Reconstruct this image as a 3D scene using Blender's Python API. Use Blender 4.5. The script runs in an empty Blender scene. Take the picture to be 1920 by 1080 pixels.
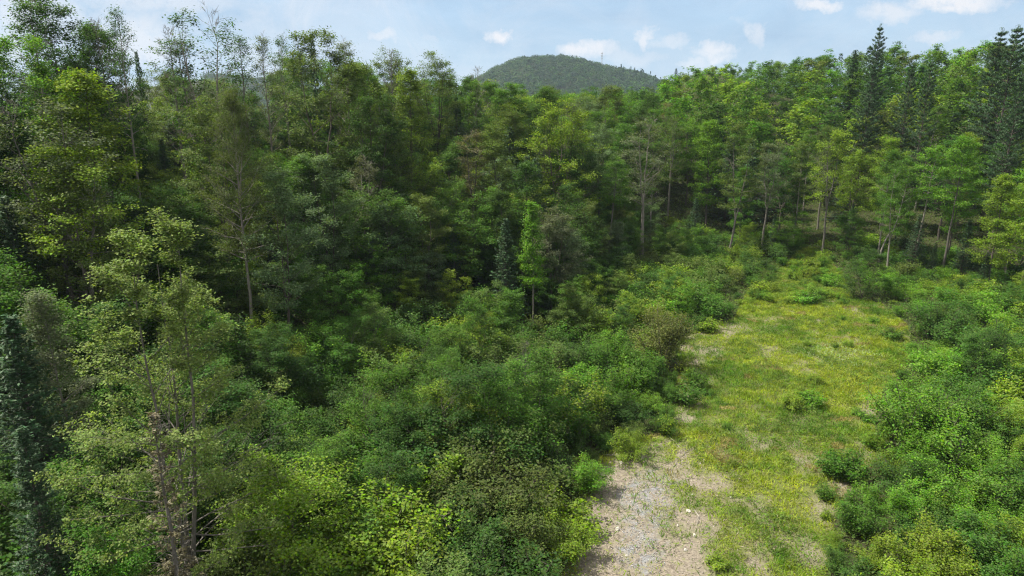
import bpy, math, random
import numpy as np
from mathutils import Vector
random.seed(7)
RNG = np.random.default_rng(7)
scene = bpy.context.scene
col = scene.collection
D2R = math.pi/180

# ------------------------------------------------------------------ camera
CAM_H, PITCH, FPX = 25.0, 15.3*D2R, 1280.0
cam = bpy.data.cameras.new('camera'); cam.lens = 24.0; cam.sensor_width = 36.0
cam.clip_start = 0.5; cam.clip_end = 9000
camo = bpy.data.objects.new('camera', cam); col.objects.link(camo)
camo.location = (0, 0, CAM_H); camo.rotation_euler = (math.pi/2-PITCH, 0, 0)
scene.camera = camo

# ------------------------------------------------------------------ light
SUN_AZ, SUN_EL = -76*D2R, 58*D2R          # azimuth from +Y, negative = left
S = Vector((math.sin(SUN_AZ)*math.cos(SUN_EL), math.cos(SUN_AZ)*math.cos(SUN_EL), math.sin(SUN_EL)))
sl = bpy.data.lights.new('sun', 'SUN'); sl.energy = 5.0; sl.angle = 0.5*D2R; sl.color = (1.0, 0.93, 0.80)
so = bpy.data.objects.new('sun', sl); col.objects.link(so); so.rotation_euler = S.to_track_quat('Z', 'Y').to_euler()
so.location = (0, 0, 120)

world = bpy.data.worlds.new('World'); scene.world = world; world.use_nodes = True
nt = world.node_tree; N = nt.nodes; Lk = nt.links; N.clear()
def M2(op, a, b=None, c=None, clamp=False, tree=None):
    n = N.new('ShaderNodeMath'); n.operation = op; n.use_clamp = clamp
    for i, v in enumerate((a, b, c)):
        if v is None: continue
        if hasattr(v, 'links'): Lk.new(v, n.inputs[i])
        else: n.inputs[i].default_value = v
    return n.outputs[0]
out = N.new('ShaderNodeOutputWorld'); bg = N.new('ShaderNodeBackground'); Lk.new(bg.outputs[0], out.inputs[0])
sky = N.new('ShaderNodeTexSky'); sky.sky_type = 'NISHITA'; sky.sun_disc = False
sky.sun_elevation = SUN_EL; sky.sun_rotation = SUN_AZ; sky.air_density = 1.0; sky.dust_density = 0.8; sky.ozone_density = 2.2
bg.inputs[1].default_value = 0.14
tc = N.new('ShaderNodeTexCoord'); sp = N.new('ShaderNodeSeparateXYZ'); Lk.new(tc.outputs['Generated'], sp.inputs[0])
ysafe = M2('MAXIMUM', sp.outputs[1], 0.02)
U = M2('DIVIDE', sp.outputs[0], ysafe); V = M2('DIVIDE', sp.outputs[2], ysafe)
cmb = N.new('ShaderNodeCombineXYZ'); Lk.new(U, cmb.inputs[0]); Lk.new(V, cmb.inputs[1])
def noise(scale, detail=5, rough=0.6, vec=None, dist=0.0):
    n = N.new('ShaderNodeTexNoise'); n.inputs['Scale'].default_value = scale; n.inputs['Detail'].default_value = detail
    n.inputs['Roughness'].default_value = rough; n.inputs['Distortion'].default_value = dist
    Lk.new(vec or cmb.outputs[0], n.inputs['Vector']); return n.outputs['Fac']
nu = noise(22, 6, 0.62); nv = noise(26, 6, 0.62)
mp = N.new('ShaderNodeVectorMath'); mp.operation = 'ADD'; mp.inputs[1].default_value = (7.3, 3.1, 0); Lk.new(cmb.outputs[0], mp.inputs[0])
nv = noise(24, 6, 0.62, mp.outputs[0])
Ud = M2('ADD', U, M2('MULTIPLY', M2('SUBTRACT', nu, 0.5), 0.08)); Vd = M2('ADD', V, M2('MULTIPLY', M2('SUBTRACT', nv, 0.5), 0.05))
# separate small cumulus clouds, each at its own direction: photo u, v, half width, half height, strength
clouds = [(937,68,27,13,1.0),(1090,92,52,15,.95),(1130,98,40,10,.6),(1210,70,17,19,.8),(1262,78,36,12,.5),(1340,100,34,14,.85),(1300,118,30,10,.6),
          (1415,66,18,20,.55),(716,68,26,12,.65),(815,76,26,10,.3),(1180,108,60,14,.4),(1660,22,55,22,.7),(1790,4,95,16,1.0),(1530,2,36,12,.9),
          (1755,68,40,13,.55),(300,0,150,24,.55),(255,80,85,55,.75),(60,20,90,60,.7),(20,80,40,50,.6),(1395,40,14,9,.2),(640,40,120,24,.25),(650,88,40,12,.4)]
total = None
for (u, v, a, b, s) in clouds:
    cy = math.cos(PITCH)+ (540-v)/FPX*math.sin(PITCH); cz = -math.sin(PITCH)+(540-v)/FPX*math.cos(PITCH); cx = (u-960)/FPX
    u0, v0, au, av = cx/cy, cz/cy, a/FPX, b/FPX
    du = M2('MULTIPLY', M2('SUBTRACT', Ud, u0), 1/au); dv = M2('MULTIPLY', M2('SUBTRACT', Vd, v0), 1/av)
    r2 = M2('ADD', M2('MULTIPLY', du, du), M2('MULTIPLY', dv, dv))
    m = M2('MULTIPLY', M2('MULTIPLY', M2('SUBTRACT', 1.4, r2), 0.8, clamp=True), s)
    total = m if total is None else M2('MAXIMUM', total, m)
front = M2('GREATER_THAN', sp.outputs[1], 0.05)
total = M2('MULTIPLY', total, front)
tex = noise(60, 6, 0.65)
total = M2('MULTIPLY', total, M2('MULTIPLY_ADD', tex, 2.8, -0.35, clamp=True))
wisp = noise(7.0, 7, 0.68, None, 0.8)
left = M2('MULTIPLY_ADD', U, -0.75, 0.16, clamp=True)
total = M2('MAXIMUM', total, M2('MULTIPLY', M2('MULTIPLY_ADD', wisp, 3.2, -1.35, clamp=True), M2('ADD', left, 0.24)))
# thin high veil
sc3 = N.new('ShaderNodeVectorMath'); sc3.operation = 'MULTIPLY'; sc3.inputs[1].default_value = (1.0, 2.6, 1); Lk.new(cmb.outputs[0], sc3.inputs[0])
veil = noise(3.2, 6, 0.6, sc3.outputs[0], 0.6)
hi = M2('MULTIPLY', M2('SUBTRACT', V, -0.05), 1.6, clamp=True)
veil = M2('MULTIPLY', M2('MULTIPLY_ADD', veil, 2.4, -0.75, clamp=True), 0.42)
veil = M2('MINIMUM', M2('ADD', M2('MULTIPLY', veil, 0.5), 0.8), 1.0)
mx = N.new('ShaderNodeMix'); mx.data_type = 'RGBA'; Lk.new(veil, mx.inputs[0]); Lk.new(sky.outputs[0], mx.inputs[6]); mx.inputs[7].default_value = (1.50, 2.12, 2.85, 1)
mx2 = N.new('ShaderNodeMix'); mx2.data_type = 'RGBA'; Lk.new(total, mx2.inputs[0]); Lk.new(mx.outputs[2], mx2.inputs[6]); mx2.inputs[7].default_value = (3.3, 3.35, 3.5, 1)
upf = M2('MULTIPLY', M2('MULTIPLY_ADD', V, 2.2, -0.36, clamp=True), 0.75)      # cloud-white brightening overhead, added out of view to lift ambient light
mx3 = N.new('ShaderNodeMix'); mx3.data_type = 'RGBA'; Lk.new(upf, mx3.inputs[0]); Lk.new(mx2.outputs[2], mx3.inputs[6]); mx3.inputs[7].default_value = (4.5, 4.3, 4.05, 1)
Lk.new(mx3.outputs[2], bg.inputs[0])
scene.view_settings.view_transform = 'Standard'; scene.view_settings.look = 'None'; scene.view_settings.exposure = 0.95; scene.view_settings.gamma = 1.0
cy = scene.cycles
cy.use_denoising = True; cy.denoiser = 'OPENIMAGEDENOISE'; cy.denoising_input_passes = 'RGB_ALBEDO_NORMAL'; cy.denoising_prefilter = 'NONE'; cy.filter_width = 1.2; cy.sample_clamp_indirect = 1.5; cy.max_bounces = 6; cy.diffuse_bounces = 4; cy.glossy_bounces = 2; cy.transmission_bounces = 4; cy.transparent_max_bounces = 4; cy.volume_bounces = 0

# ------------------------------------------------------------------ terrain
def sst(a, b, x):
    t = np.clip((x-a)/(b-a), 0, 1); return t*t*(3-2*t)
def _hash(ix, iy, s):
    h = (ix.astype(np.int64)*374761393 + iy.astype(np.int64)*668265263 + s*1442695041) & 0xffffffff
    h = ((h ^ (h >> 13))*1274126177) & 0xffffffff
    return ((h ^ (h >> 16)) & 0xffff)/65535.0
def vnoise(x, y, s=0):
    x = np.asarray(x, float); y = np.asarray(y, float)
    ix, iy = np.floor(x), np.floor(y); fx, fy = x-ix, y-iy; fx = fx*fx*(3-2*fx); fy = fy*fy*(3-2*fy)
    a, b, c, d = _hash(ix, iy, s), _hash(ix+1, iy, s), _hash(ix, iy+1, s), _hash(ix+1, iy+1, s)
    return (a*(1-fx)+b*fx)*(1-fy) + (c*(1-fx)+d*fx)*fy
def fbm(x, y, s=0, o=4):
    r, a, t = 0, 1, 0
    for i in range(o):
        r = r + a*vnoise(np.asarray(x)*2**i, np.asarray(y)*2**i, s+i); t += a; a *= 0.5
    return r/t
HPX, HPZ = [], []
for (u_, v_) in [(700, 215), (800, 190), (870, 165), (905, 142), (930, 126), (955, 114), (975, 108), (1000, 105), (1050, 103), (1075, 106), (1100, 113), (1130, 121), (1160, 127), (1190, 132), (1220, 145), (1250, 160), (1300, 165), (1400, 200), (1500, 240)]:
    e_ = (540-v_)/FPX; f_ = math.cos(PITCH)+e_*math.sin(PITCH); v_ = v_+4; e_ = (540-v_)/FPX; HPX.append((u_-960)/FPX/f_*1450); HPZ.append(CAM_H+(-math.sin(PITCH)+e_*math.cos(PITCH))/f_*1450-10+24)
def G(x, y):
    x = np.asarray(x, float); y = np.asarray(y, float); d = np.hypot(x, y)
    q = 0.6*y-0.9*x
    left = 14*sst(36, 92, q)*(1-sst(105, 150, q))
    r = 0.8*y+0.45*x
    right = 25*sst(98, 235, r)*sst(0.10, 0.30, x/np.maximum(np.abs(y), 1))*(y > 0)
    z = left + right + 0.9*(fbm(x/18, y/18, 3)-0.5)*sst(8, 30, np.abs(x-30))
    z = z*(1-sst(225, 335, d)) - 24*sst(230, 700, d)
    # distant hills
    z = z + np.interp(x, HPX, HPZ)*np.exp(-((y-1450)/330)**2)
    z = z + 84*np.exp(-((x+620)/300)**2-((y-1500)/260)**2)
    return z
def ray(u, v):
    a, b = (u-960)/FPX, (540-v)/FPX
    d = np.array([a, math.cos(PITCH)+b*math.sin(PITCH), -math.sin(PITCH)+b*math.cos(PITCH)]); return d/np.hypot(d[0], d[1])
def P(u, v):
    d = ray(u, v); t = 5.0
    while t < 400:
        if CAM_H+d[2]*t < float(G(d[0]*t, d[1]*t)): break
        t += 0.25
    return (d[0]*t, d[1]*t)
def at(u, dist, v=540):
    d = ray(u, v); return (d[0]*dist, d[1]*dist)
def proj(x, y, z):
    z = z-CAM_H; c, s = math.cos(PITCH), math.sin(PITCH)
    f = y*c - z*s; up = y*s + z*c
    f = np.where(f > 0.1, f, 0.1)
    return 960+FPX*x/f, 540-FPX*up/f
def inpoly(x, y, poly):
    x = np.asarray(x); y = np.asarray(y); r = np.zeros(x.shape, bool); n = len(poly)
    for i in range(n):
        x1, y1 = poly[i]; x2, y2 = poly[(i+1) % n]
        if y1 == y2: continue
        r ^= ((y1 > y) != (y2 > y)) & (x < (x2-x1)*(y-y1)/(y2-y1)+x1)
    return r
W = lambda pts: [P(*p) for p in pts]
CLEAR = W([(1010,1180),(1052,1080),(1040,1000),(1085,935),(1108,870),(1170,832),(1248,812),(1262,740),(1275,690),(1262,650),(1300,620),(1375,600),(1400,548),
           (1440,520),(1478,492),(1500,462),(1550,470),(1578,520),(1600,560),(1655,572),(1700,610),(1712,680),(1655,735),(1640,800),(1640,860),(1600,905),(1570,960),(1550,1080),(1540,1180)])
BARE = W([(1040,1180),(1062,1080),(1070,1010),(1108,930),(1125,880),(1175,848),(1255,822),(1290,845),(1300,890),(1385,925),(1380,985),(1325,1010),(1345,1080),(1370,1180)])
STRIP = W([(1258,660),(1300,628),(1390,600),(1402,612),(1350,650),(1336,700),(1312,745),(1285,800),(1258,806),(1272,720)])
GRAV = W([(1150,1080),(1170,985),(1155,925),(1195,890),(1250,880),(1275,905),(1255,960),(1235,1000),(1225,1080)])

# ------------------------------------------------------------------ materials
def newmat(name):
    m = bpy.data.materials.new(name); m.use_nodes = True; m.node_tree.nodes.clear(); return m
class NB:
    def __init__(s, m): s.t = m.node_tree
    def n(s, ty, **kw):
        x = s.t.nodes.new(ty)
        for k, v in kw.items(): setattr(x, k, v)
        return x
    def l(s, a, b): s.t.links.new(a, b)
    def math(s, op, a, b=None, c=None, clamp=False):
        x = s.n('ShaderNodeMath', operation=op, use_clamp=clamp)
        for i, v in enumerate((a, b, c)):
            if v is None: continue
            if hasattr(v, 'links'): s.l(v, x.inputs[i])
            else: x.inputs[i].default_value = v
        return x.outputs[0]
    def mix(s, f, a, b, mode='MIX'):
        x = s.n('ShaderNodeMix', data_type='RGBA', blend_type=mode)
        for i, v in ((0, f), (6, a), (7, b)):
            if hasattr(v, 'links'): s.l(v, x.inputs[i])
            else: x.inputs[i].default_value = v if i == 0 else (*v, 1)
        return x.outputs[2]
    def noise(s, vec, sc, det=4, ro=0.6):
        x = s.n('ShaderNodeTexNoise'); x.inputs['Scale'].default_value = sc; x.inputs['Detail'].default_value = det; x.inputs['Roughness'].default_value = ro
        s.l(vec, x.inputs['Vector']); return x.outputs['Fac']
def leafmat(name, src='object', trans=0.37, rough=0.6, spec=0.12, clump=0.6, vary=0.8):
    m = newmat(name); b = NB(m)
    o = b.n('ShaderNodeOutputMaterial')
    if src == 'object': c = b.n('ShaderNodeObjectInfo').outputs['Color']
    else: c = b.n('ShaderNodeAttribute', attribute_name='tint').outputs['Color']
    g = b.n('ShaderNodeNewGeometry'); rnd = g.outputs['Random Per Island']
    tcx = b.n('ShaderNodeTexCoord')
    nz = b.noise(tcx.outputs['Object'], clump, 3, 0.6)
    val = b.math('MULTIPLY', b.math('MULTIPLY_ADD', rnd, vary, 1-vary*0.5), b.math('MULTIPLY_ADD', nz, 1.6, 0.2))
    hs = b.n('ShaderNodeHueSaturation'); b.l(c, hs.inputs['Color']); b.l(val, hs.inputs['Value'])
    b.l(b.math('MULTIPLY_ADD', b.math('FRACT', b.math('MULTIPLY', rnd, 7.31)), -0.045, 0.5225), hs.inputs['Hue'])
    b.l(b.math('MULTIPLY_ADD', b.math('FRACT', b.math('MULTIPLY', rnd, 3.7)), -0.3, 1.1), hs.inputs['Saturation'])
    p = b.n('ShaderNodeBsdfPrincipled'); b.l(hs.outputs[0], p.inputs['Base Color']); p.inputs['Roughness'].default_value = rough
    p.inputs['Specular IOR Level'].default_value = spec
    t = b.n('ShaderNodeBsdfTranslucent'); tcol = b.mix(1.0, hs.outputs[0], (1.5, 1.55, 0.55), 'MULTIPLY'); b.l(tcol, t.inputs['Color'])
    mixs = b.n('ShaderNodeMixShader'); mixs.inputs[0].default_value = trans; b.l(p.outputs[0], mixs.inputs[1]); b.l(t.outputs[0], mixs.inputs[2])
    b.l(mixs.outputs[0], o.inputs[0]); return m
LEAF = leafmat('leaves'); LEAFT = leafmat('leaves_mixed', 'tint'); NEEDLE = leafmat('needles', trans=0.15, rough=0.55, spec=0.25)
GRASSM = leafmat('grass_blades', 'tint', trans=0.35, clump=0.8, vary=0.22); FARM = leafmat('far_leaves', 'tint', trans=0.2, clump=0.05, vary=0.5)
def barkmat(name, c1, c2):
    m = newmat(name); b = NB(m); o = b.n('ShaderNodeOutputMaterial'); tcx = b.n('ShaderNodeTexCoord')
    mp = b.n('ShaderNodeMapping'); mp.inputs['Scale'].default_value = (6, 6, 1.2); b.l(tcx.outputs['Object'], mp.inputs[0])
    f = b.noise(mp.outputs[0], 2.0, 5, 0.7)
    f = b.math('MULTIPLY_ADD', f, 2.2, -0.6, clamp=True)
    c = b.mix(f, c1, c2); oi = b.n('ShaderNodeObjectInfo'); k = b.math('MULTIPLY_ADD', oi.outputs['Random'], .8, .45); kc = b.n('ShaderNodeCombineXYZ'); [b.l(k, kc.inputs[q]) for q in range(3)]; c = b.mix(1.0, c, kc.outputs[0], 'MULTIPLY')
    p = b.n('ShaderNodeBsdfPrincipled'); b.l(c, p.inputs['Base Color']); p.inputs['Roughness'].default_value = 0.9
    bp = b.n('ShaderNodeBump'); bp.inputs['Strength'].default_value = 0.6; bp.inputs['Distance'].default_value = 0.03; b.l(f, bp.inputs['Height']); b.l(bp.outputs[0], p.inputs['Normal'])
    b.l(p.outputs[0], o.inputs[0]); return m
BARK = barkmat('grey_bark', (0.10, 0.088, 0.072), (0.25, 0.235, 0.205)); BARKD = barkmat('dark_bark', (0.05, 0.04, 0.03), (0.14, 0.12, 0.10)); BARKP = barkmat('weathered_wood', (0.20, 0.18, 0.155), (0.36, 0.335, 0.30))
def plainmat(name, c, rough=0.8, metal=0.0, nsc=None, c2=None):
    m = newmat(name); b = NB(m); o = b.n('ShaderNodeOutputMaterial'); p = b.n('ShaderNodeBsdfPrincipled')
    p.inputs['Roughness'].default_value = rough; p.inputs['Metallic'].default_value = metal
    if nsc:
        tcx = b.n('ShaderNodeTexCoord'); b.l(b.mix(b.math('MULTIPLY_ADD', b.noise(tcx.outputs['Object'], nsc), 2, -0.5, clamp=True), c, c2), p.inputs['Base Color'])
    else: p.inputs['Base Color'].default_value = (*c, 1)
    b.l(p.outputs[0], o.inputs[0]); return m

# ------------------------------------------------------------------ mesh helpers
def mesh_from(name, verts, faces, mat, smooth=False, tint=None, mats=None, midx=None):
    verts = np.asarray(verts, np.float32); faces = np.asarray(faces, np.int32)
    me = bpy.data.meshes.new(name); k = faces.shape[1]
    me.vertices.add(len(verts)); me.vertices.foreach_set('co', verts.ravel())
    me.loops.add(faces.size); me.loops.foreach_set('vertex_index', faces.ravel())
    me.polygons.add(len(faces)); me.polygons.foreach_set('loop_start', np.arange(0, faces.size, k, dtype=np.int32))
    me.polygons.foreach_set('loop_total', np.full(len(faces), k, np.int32))
    for m in (mats or [mat]): me.materials.append(m)
    if midx is not None: me.polygons.foreach_set('material_index', np.asarray(midx, np.int32))
    if smooth: me.polygons.foreach_set('use_smooth', np.ones(len(faces), bool))
    if tint is not None:
        a = me.color_attributes.new('tint', 'FLOAT_COLOR', 'POINT')
        c = np.ones((len(verts), 4), np.float32); c[:, :3] = tint; a.data.foreach_set('color', c.ravel())
    me.update(calc_edges=True); return me
def link(name, data, parent=None):
    o = bpy.data.objects.new(name, data); col.objects.link(o)
    if parent: o.parent = parent
    return o
def tag(o, label=None, cat=None, group=None, kind=None):
    if label: o['label'] = label
    if cat: o['category'] = cat
    if group: o['group'] = group
    if kind: o['kind'] = kind
    return o
def nrm(a): return a/np.maximum(np.linalg.norm(a, axis=-1, keepdims=True), 1e-9)
def leaves(c, l, w, rng, up=1.0, sd=0.6, out=None, fold=0.12, axis=None, axsd=0.3):
    """diamond leaves at centres c; returns verts, quads"""
    n = len(c); nv = np.zeros((n, 3)); nv[:, 2] = up; nv += rng.normal(0, sd, (n, 3))
    if out is not None: nv += out
    nv = nrm(nv)
    a = rng.normal(0, 1, (n, 3)) if axis is None else axis+rng.normal(0, axsd, (n, 3))
    a = nrm(a - nv*np.sum(a*nv, 1, keepdims=True)); s = np.cross(nv, a)
    l = (np.asarray(l)*rng.uniform(0.5, 1.4, n))[:, None]; w = (np.asarray(w)*rng.uniform(0.5, 1.35, n))[:, None]
    v = np.stack([c-a*l*.5, c+s*w*.5+nv*w*fold, c+a*l*.5, c-s*w*.5+nv*w*fold], 1).reshape(-1, 3)
    return v, np.arange(4*n).reshape(-1, 4)
class Tubes:
    def __init__(s): s.v = []; s.f = []; s.n = 0
    def add(s, pts, rad, k=5):
        pts = np.asarray(pts, float); m = len(pts); rad = np.broadcast_to(rad, m)
        t = nrm(np.gradient(pts, axis=0)); ref = np.array([0.31, 0.17, 0.93]) if abs(t[0][2]) < 0.9 else np.array([1.0, 0.1, 0])
        a = nrm(np.cross(t, ref)); b = np.cross(t, a)
        th = np.arange(k)*2*math.pi/k
        ring = pts[:, None]+rad[:, None, None]*(np.cos(th)[None, :, None]*a[:, None]+np.sin(th)[None, :, None]*b[:, None])
        s.v.append(ring.reshape(-1, 3)); i = np.arange(m-1)[:, None]*k; j = np.arange(k)[None]; j2 = (j+1) % k
        s.f.append(np.stack([i+j, i+j2, i+k+j2, i+k+j], -1).reshape(-1, 4)+s.n); s.n += m*k
    def get(s): return np.concatenate(s.v), np.concatenate(s.f)
def curve(p, d, L, n, rng, up=0.0, wob=0.06):
    pts = [np.array(p, float)]; d = nrm(np.array(d, float))
    for i in range(n-1):
        d = nrm(d + np.array([0, 0, up]) + rng.normal(0, wob, 3)); pts.append(pts[-1]+d*L/(n-1))
    return np.array(pts)
def lerp_path(pts, t):
    i = min(int(t*(len(pts)-1)), len(pts)-2); f = t*(len(pts)-1)-i; return pts[i]*(1-f)+pts[i+1]*f, nrm(pts[i+1]-pts[i])

# ------------------------------------------------------------------ plant prototypes
def broadleaf(seed, H=20, R=4.2, cb=0.3, nl=42, ns=7, nc=3, lpc=12, leaf=0.22, sig=0.38, leaders=2, twigs=True, base_r=None, top=0.62, lean=0.02, spread=0.35, bare=0.0, elev=(12, 62)):
    rng = np.random.default_rng(seed); T = Tubes(); C = []; r0 = base_r or 0.011*H
    fork = H*cb*rng.uniform(0.8, 1.1) if leaders > 1 else H
    paths = []
    lx, ly = rng.normal(0, lean*H, 2)
    if leaders == 1:
        m = 10; z = np.linspace(0, 1, m)
        p = np.stack([lx*z+np.cumsum(rng.normal(0, .012*H/m*2, m)), ly*z+np.cumsum(rng.normal(0, .012*H/m*2, m)), z*H*.97], 1); p[0, :2] = 0
        T.add(p, r0*(1-z*.93), 7); paths.append((p, r0, 0.0))
    else:
        m = 5; z = np.linspace(0, 1, m); p = np.stack([lx*z*.3+rng.normal(0, .04, m), ly*z*.3+rng.normal(0, .04, m), z*fork], 1); p[0, :2] = 0
        T.add(p, r0*(1-z*.3), 7); f0 = p[-1]
        for i in range(leaders):
            a = i*2*math.pi/leaders+rng.uniform(-.5, .5); e = np.array([R*spread*math.cos(a), R*spread*math.sin(a), H*rng.uniform(.86, .98)])
            m = 8; t = np.linspace(0, 1, m)[:, None]; b = f0*(1-t)+e*t; b[:, :2] += (np.sin(t*math.pi)*0.25*R*spread)*np.array([math.cos(a), math.sin(a)]); b[1:-1] += rng.normal(0, .08, (m-2, 3))
            T.add(b, r0*.6*(1-t[:, 0]*.9), 6); paths.append((b, r0*.6, fork/H))
    for k in range(nl):
        t = (k+rng.uniform(.2, .8))/nl; hf = cb+(0.97-cb)*t; p, r, f0h = paths[rng.integers(len(paths))]
        tt = np.clip((hf-f0h)/(0.97-f0h), 0.02, .99); q, dq = lerp_path(p, tt)
        env = R*(t+0.16)**0.45*(1.04-t)**top*1.8*rng.uniform(.62, 1.12)
        az = k*2.39996+rng.uniform(-.5, .5); el = math.radians(elev[0]+(elev[1]-elev[0])*t**1.3+rng.uniform(-10, 10))
        d = np.array([math.cos(az)*math.cos(el), math.sin(az)*math.cos(el), math.sin(el)])
        L = max(env-0.5*math.hypot(q[0], q[1])*(1 if np.dot(q[:2], d[:2]) > 0 else -1), .5)
        lp = curve(q, d, L, 5, rng, up=rng.uniform(-.04, .1), wob=.09); lr = max(r*(1-tt*.8)*.42, .018)
        T.add(lp, lr*np.linspace(1, .25, 5), 4)
        if rng.random() < bare: dead = True
        else: dead = False
        for j in range(ns):
            s = rng.uniform(.22, 1.0); q2, d2 = lerp_path(lp, s); sd = 1 if j % 2 else -1
            side = nrm(np.cross(d2, [0, 0, 1.0]))*sd; d3 = nrm(d2*.7+side*rng.uniform(.3, 1.1)+np.array([0, 0, rng.uniform(-.15, .5)])); L2 = L*.42*(1.25-s)*rng.uniform(.6, 1.2)+.25
            b = curve(q2, d3, L2, 3, rng, wob=.12)
            if twigs: T.add(b, np.array([.45, .3, .12])*max(lr*.5, .016), 3)
            if dead:
                for w in range(3): T.add(curve(lerp_path(b, rng.uniform(.2, .9))[0], d3+rng.normal(0, .5, 3), L2*.6, 3, rng), [.014, .01, .006], 3)
                continue
            for c in range(nc): C.append(lerp_path(b, rng.uniform(.25, 1.0))[0]+rng.normal(0, .08, 3))
        if not dead: C.append(lp[-1])
    C = np.array(C); ctr = np.array([0, 0, H*(cb+.35)])
    cs = sig*rng.uniform(.6, 1.35, len(C)); rep = np.maximum(1, (lpc*rng.uniform(.5, 1.4, len(C))).astype(int))
    c = np.repeat(C, rep, 0); ss = np.repeat(cs, rep)[:, None]; c = c+rng.normal(0, 1, c.shape)*ss*np.array([1, 1, .5])
    o = nrm(c-ctr)*.45
    v, f = leaves(c, leaf, leaf*.72, rng, out=o, sd=.5)
    return T.get(), (v, f)
def spruce(seed, H=18, R=3.0, cb=0.06, step=.42, nb=7, spl=.55, spw=.13, nsp=11, dens=1.0, deadfrac=0.0, droop=.25):
    rng = np.random.default_rng(seed); T = Tubes(); z = np.linspace(0, H, 9)
    p = np.stack([rng.normal(0, .03, 9), rng.normal(0, .03, 9), z], 1); p[0, :2] = 0; T.add(p, .013*H*(1-z/H*.97), 6)
    A = []; X = []; zz = H*cb; ang = 0
    while zz < H*.985:
        t = (zz-H*cb)/(H*(1-cb)); m = max(3, int(nb*(1-.3*t))); ang += .9
        for i in range(m):
            az = ang+i*2*math.pi/m+rng.uniform(-.25, .25); L = (R*(1-t)**.82+.12)*rng.uniform(.68, 1.12)
            d0 = np.array([math.cos(az), math.sin(az), .15+.5*t]); b = curve([0, 0, zz+rng.uniform(-.1, .1)], d0, L, 4, rng, up=-droop*(1-t)*.5, wob=.04); b[-1, 2] += .1*L
            T.add(b, np.array([1, .7, .4, .2])*(.010+.012*L), 3)
            if rng.random() < deadfrac:
                for w in range(3): T.add(curve(lerp_path(b, rng.uniform(.3, .9))[0], d0+rng.normal(0, .6, 3), .5, 3, rng), [.012, .009, .005], 3)
                if rng.random() < .8: continue
            k = max(3, int(nsp*dens*(L/R+.25)))
            for j in range(k):
                s = rng.uniform(.12, 1) if j else 1; q, dq = lerp_path(b, s); side = nrm(np.cross(dq, [0, 0, 1]))*(1 if j % 2 else -1)
                ax = nrm(dq*rng.uniform(.3, 1.0)+side*(.9 if j else 0)+np.array([0, 0, rng.uniform(-.45, .1)])); ll = spl*(.45+.6*(1-s))
                A.append(q+ax*ll*.45); X.append(ax)
                A.append(q+ax*ll*.3-np.array([0, 0, .1])); X.append(ax+np.array([0, 0, -.5]))
        zz += step*rng.uniform(.8, 1.2)*(1-.35*t)
    A = np.array(A); X = np.array(X)
    v, f = leaves(A, spl*.8, spw*1.6, rng, sd=.35, axis=X, axsd=.15)
    return T.get(), (v, f)
def pine(seed, H=26, R=4.5, cb=.3, step=1.0, tuft=.34):
    rng = np.random.default_rng(seed); T = Tubes(); z = np.linspace(0, H, 10)
    p = np.stack([rng.normal(0, .06, 10), rng.normal(0, .06, 10), z], 1); p[0, :2] = 0; T.add(p, .012*H*(1-z/H*.95), 7); C = []; O = []; zz = H*cb
    while zz < H*.97:
        t = (zz-H*cb)/(H*(1-cb)); m = rng.integers(4, 7); ang = rng.uniform(0, 6)
        for i in range(m):
            az = ang+i*2*math.pi/m+rng.uniform(-.3, .3); L = (R*(1.02-t)**.7*(.55+.45*min(1, t*5)))*rng.uniform(.6, 1.15)
            b = curve([0, 0, zz], [math.cos(az), math.sin(az), .12+.5*t], L, 5, rng, up=.05, wob=.05); T.add(b, np.linspace(1, .2, 5)*(.02+.012*L), 4)
            for j in range(max(5, int(L*7))):
                s = rng.uniform(.3, 1); q, dq = lerp_path(b, s); side = nrm(np.cross(dq, [0, 0, 1]))*rng.uniform(-1, 1)
                c = q+side*.45*L*(1.15-s)+np.array([0, 0, .12]); T.add([q, c], [.015, .008], 3)
                for w in range(12): C.append(c+rng.normal(0, .12, 3)*[1, 1, .5]); O.append(dq*.8+side*.5+np.array([0, 0, .55]))
        zz += step*rng.uniform(.75, 1.2)*(1-.3*t)
    for w in range(30): C.append([rng.normal(0, .15), rng.normal(0, .15), H+rng.uniform(-.6, .1)]); O.append([0, 0, 1])
    v, f = leaves(np.array(C), tuft, .085, rng, sd=.7, axis=np.array(O), axsd=.45)
    return T.get(), (v, f)
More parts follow.
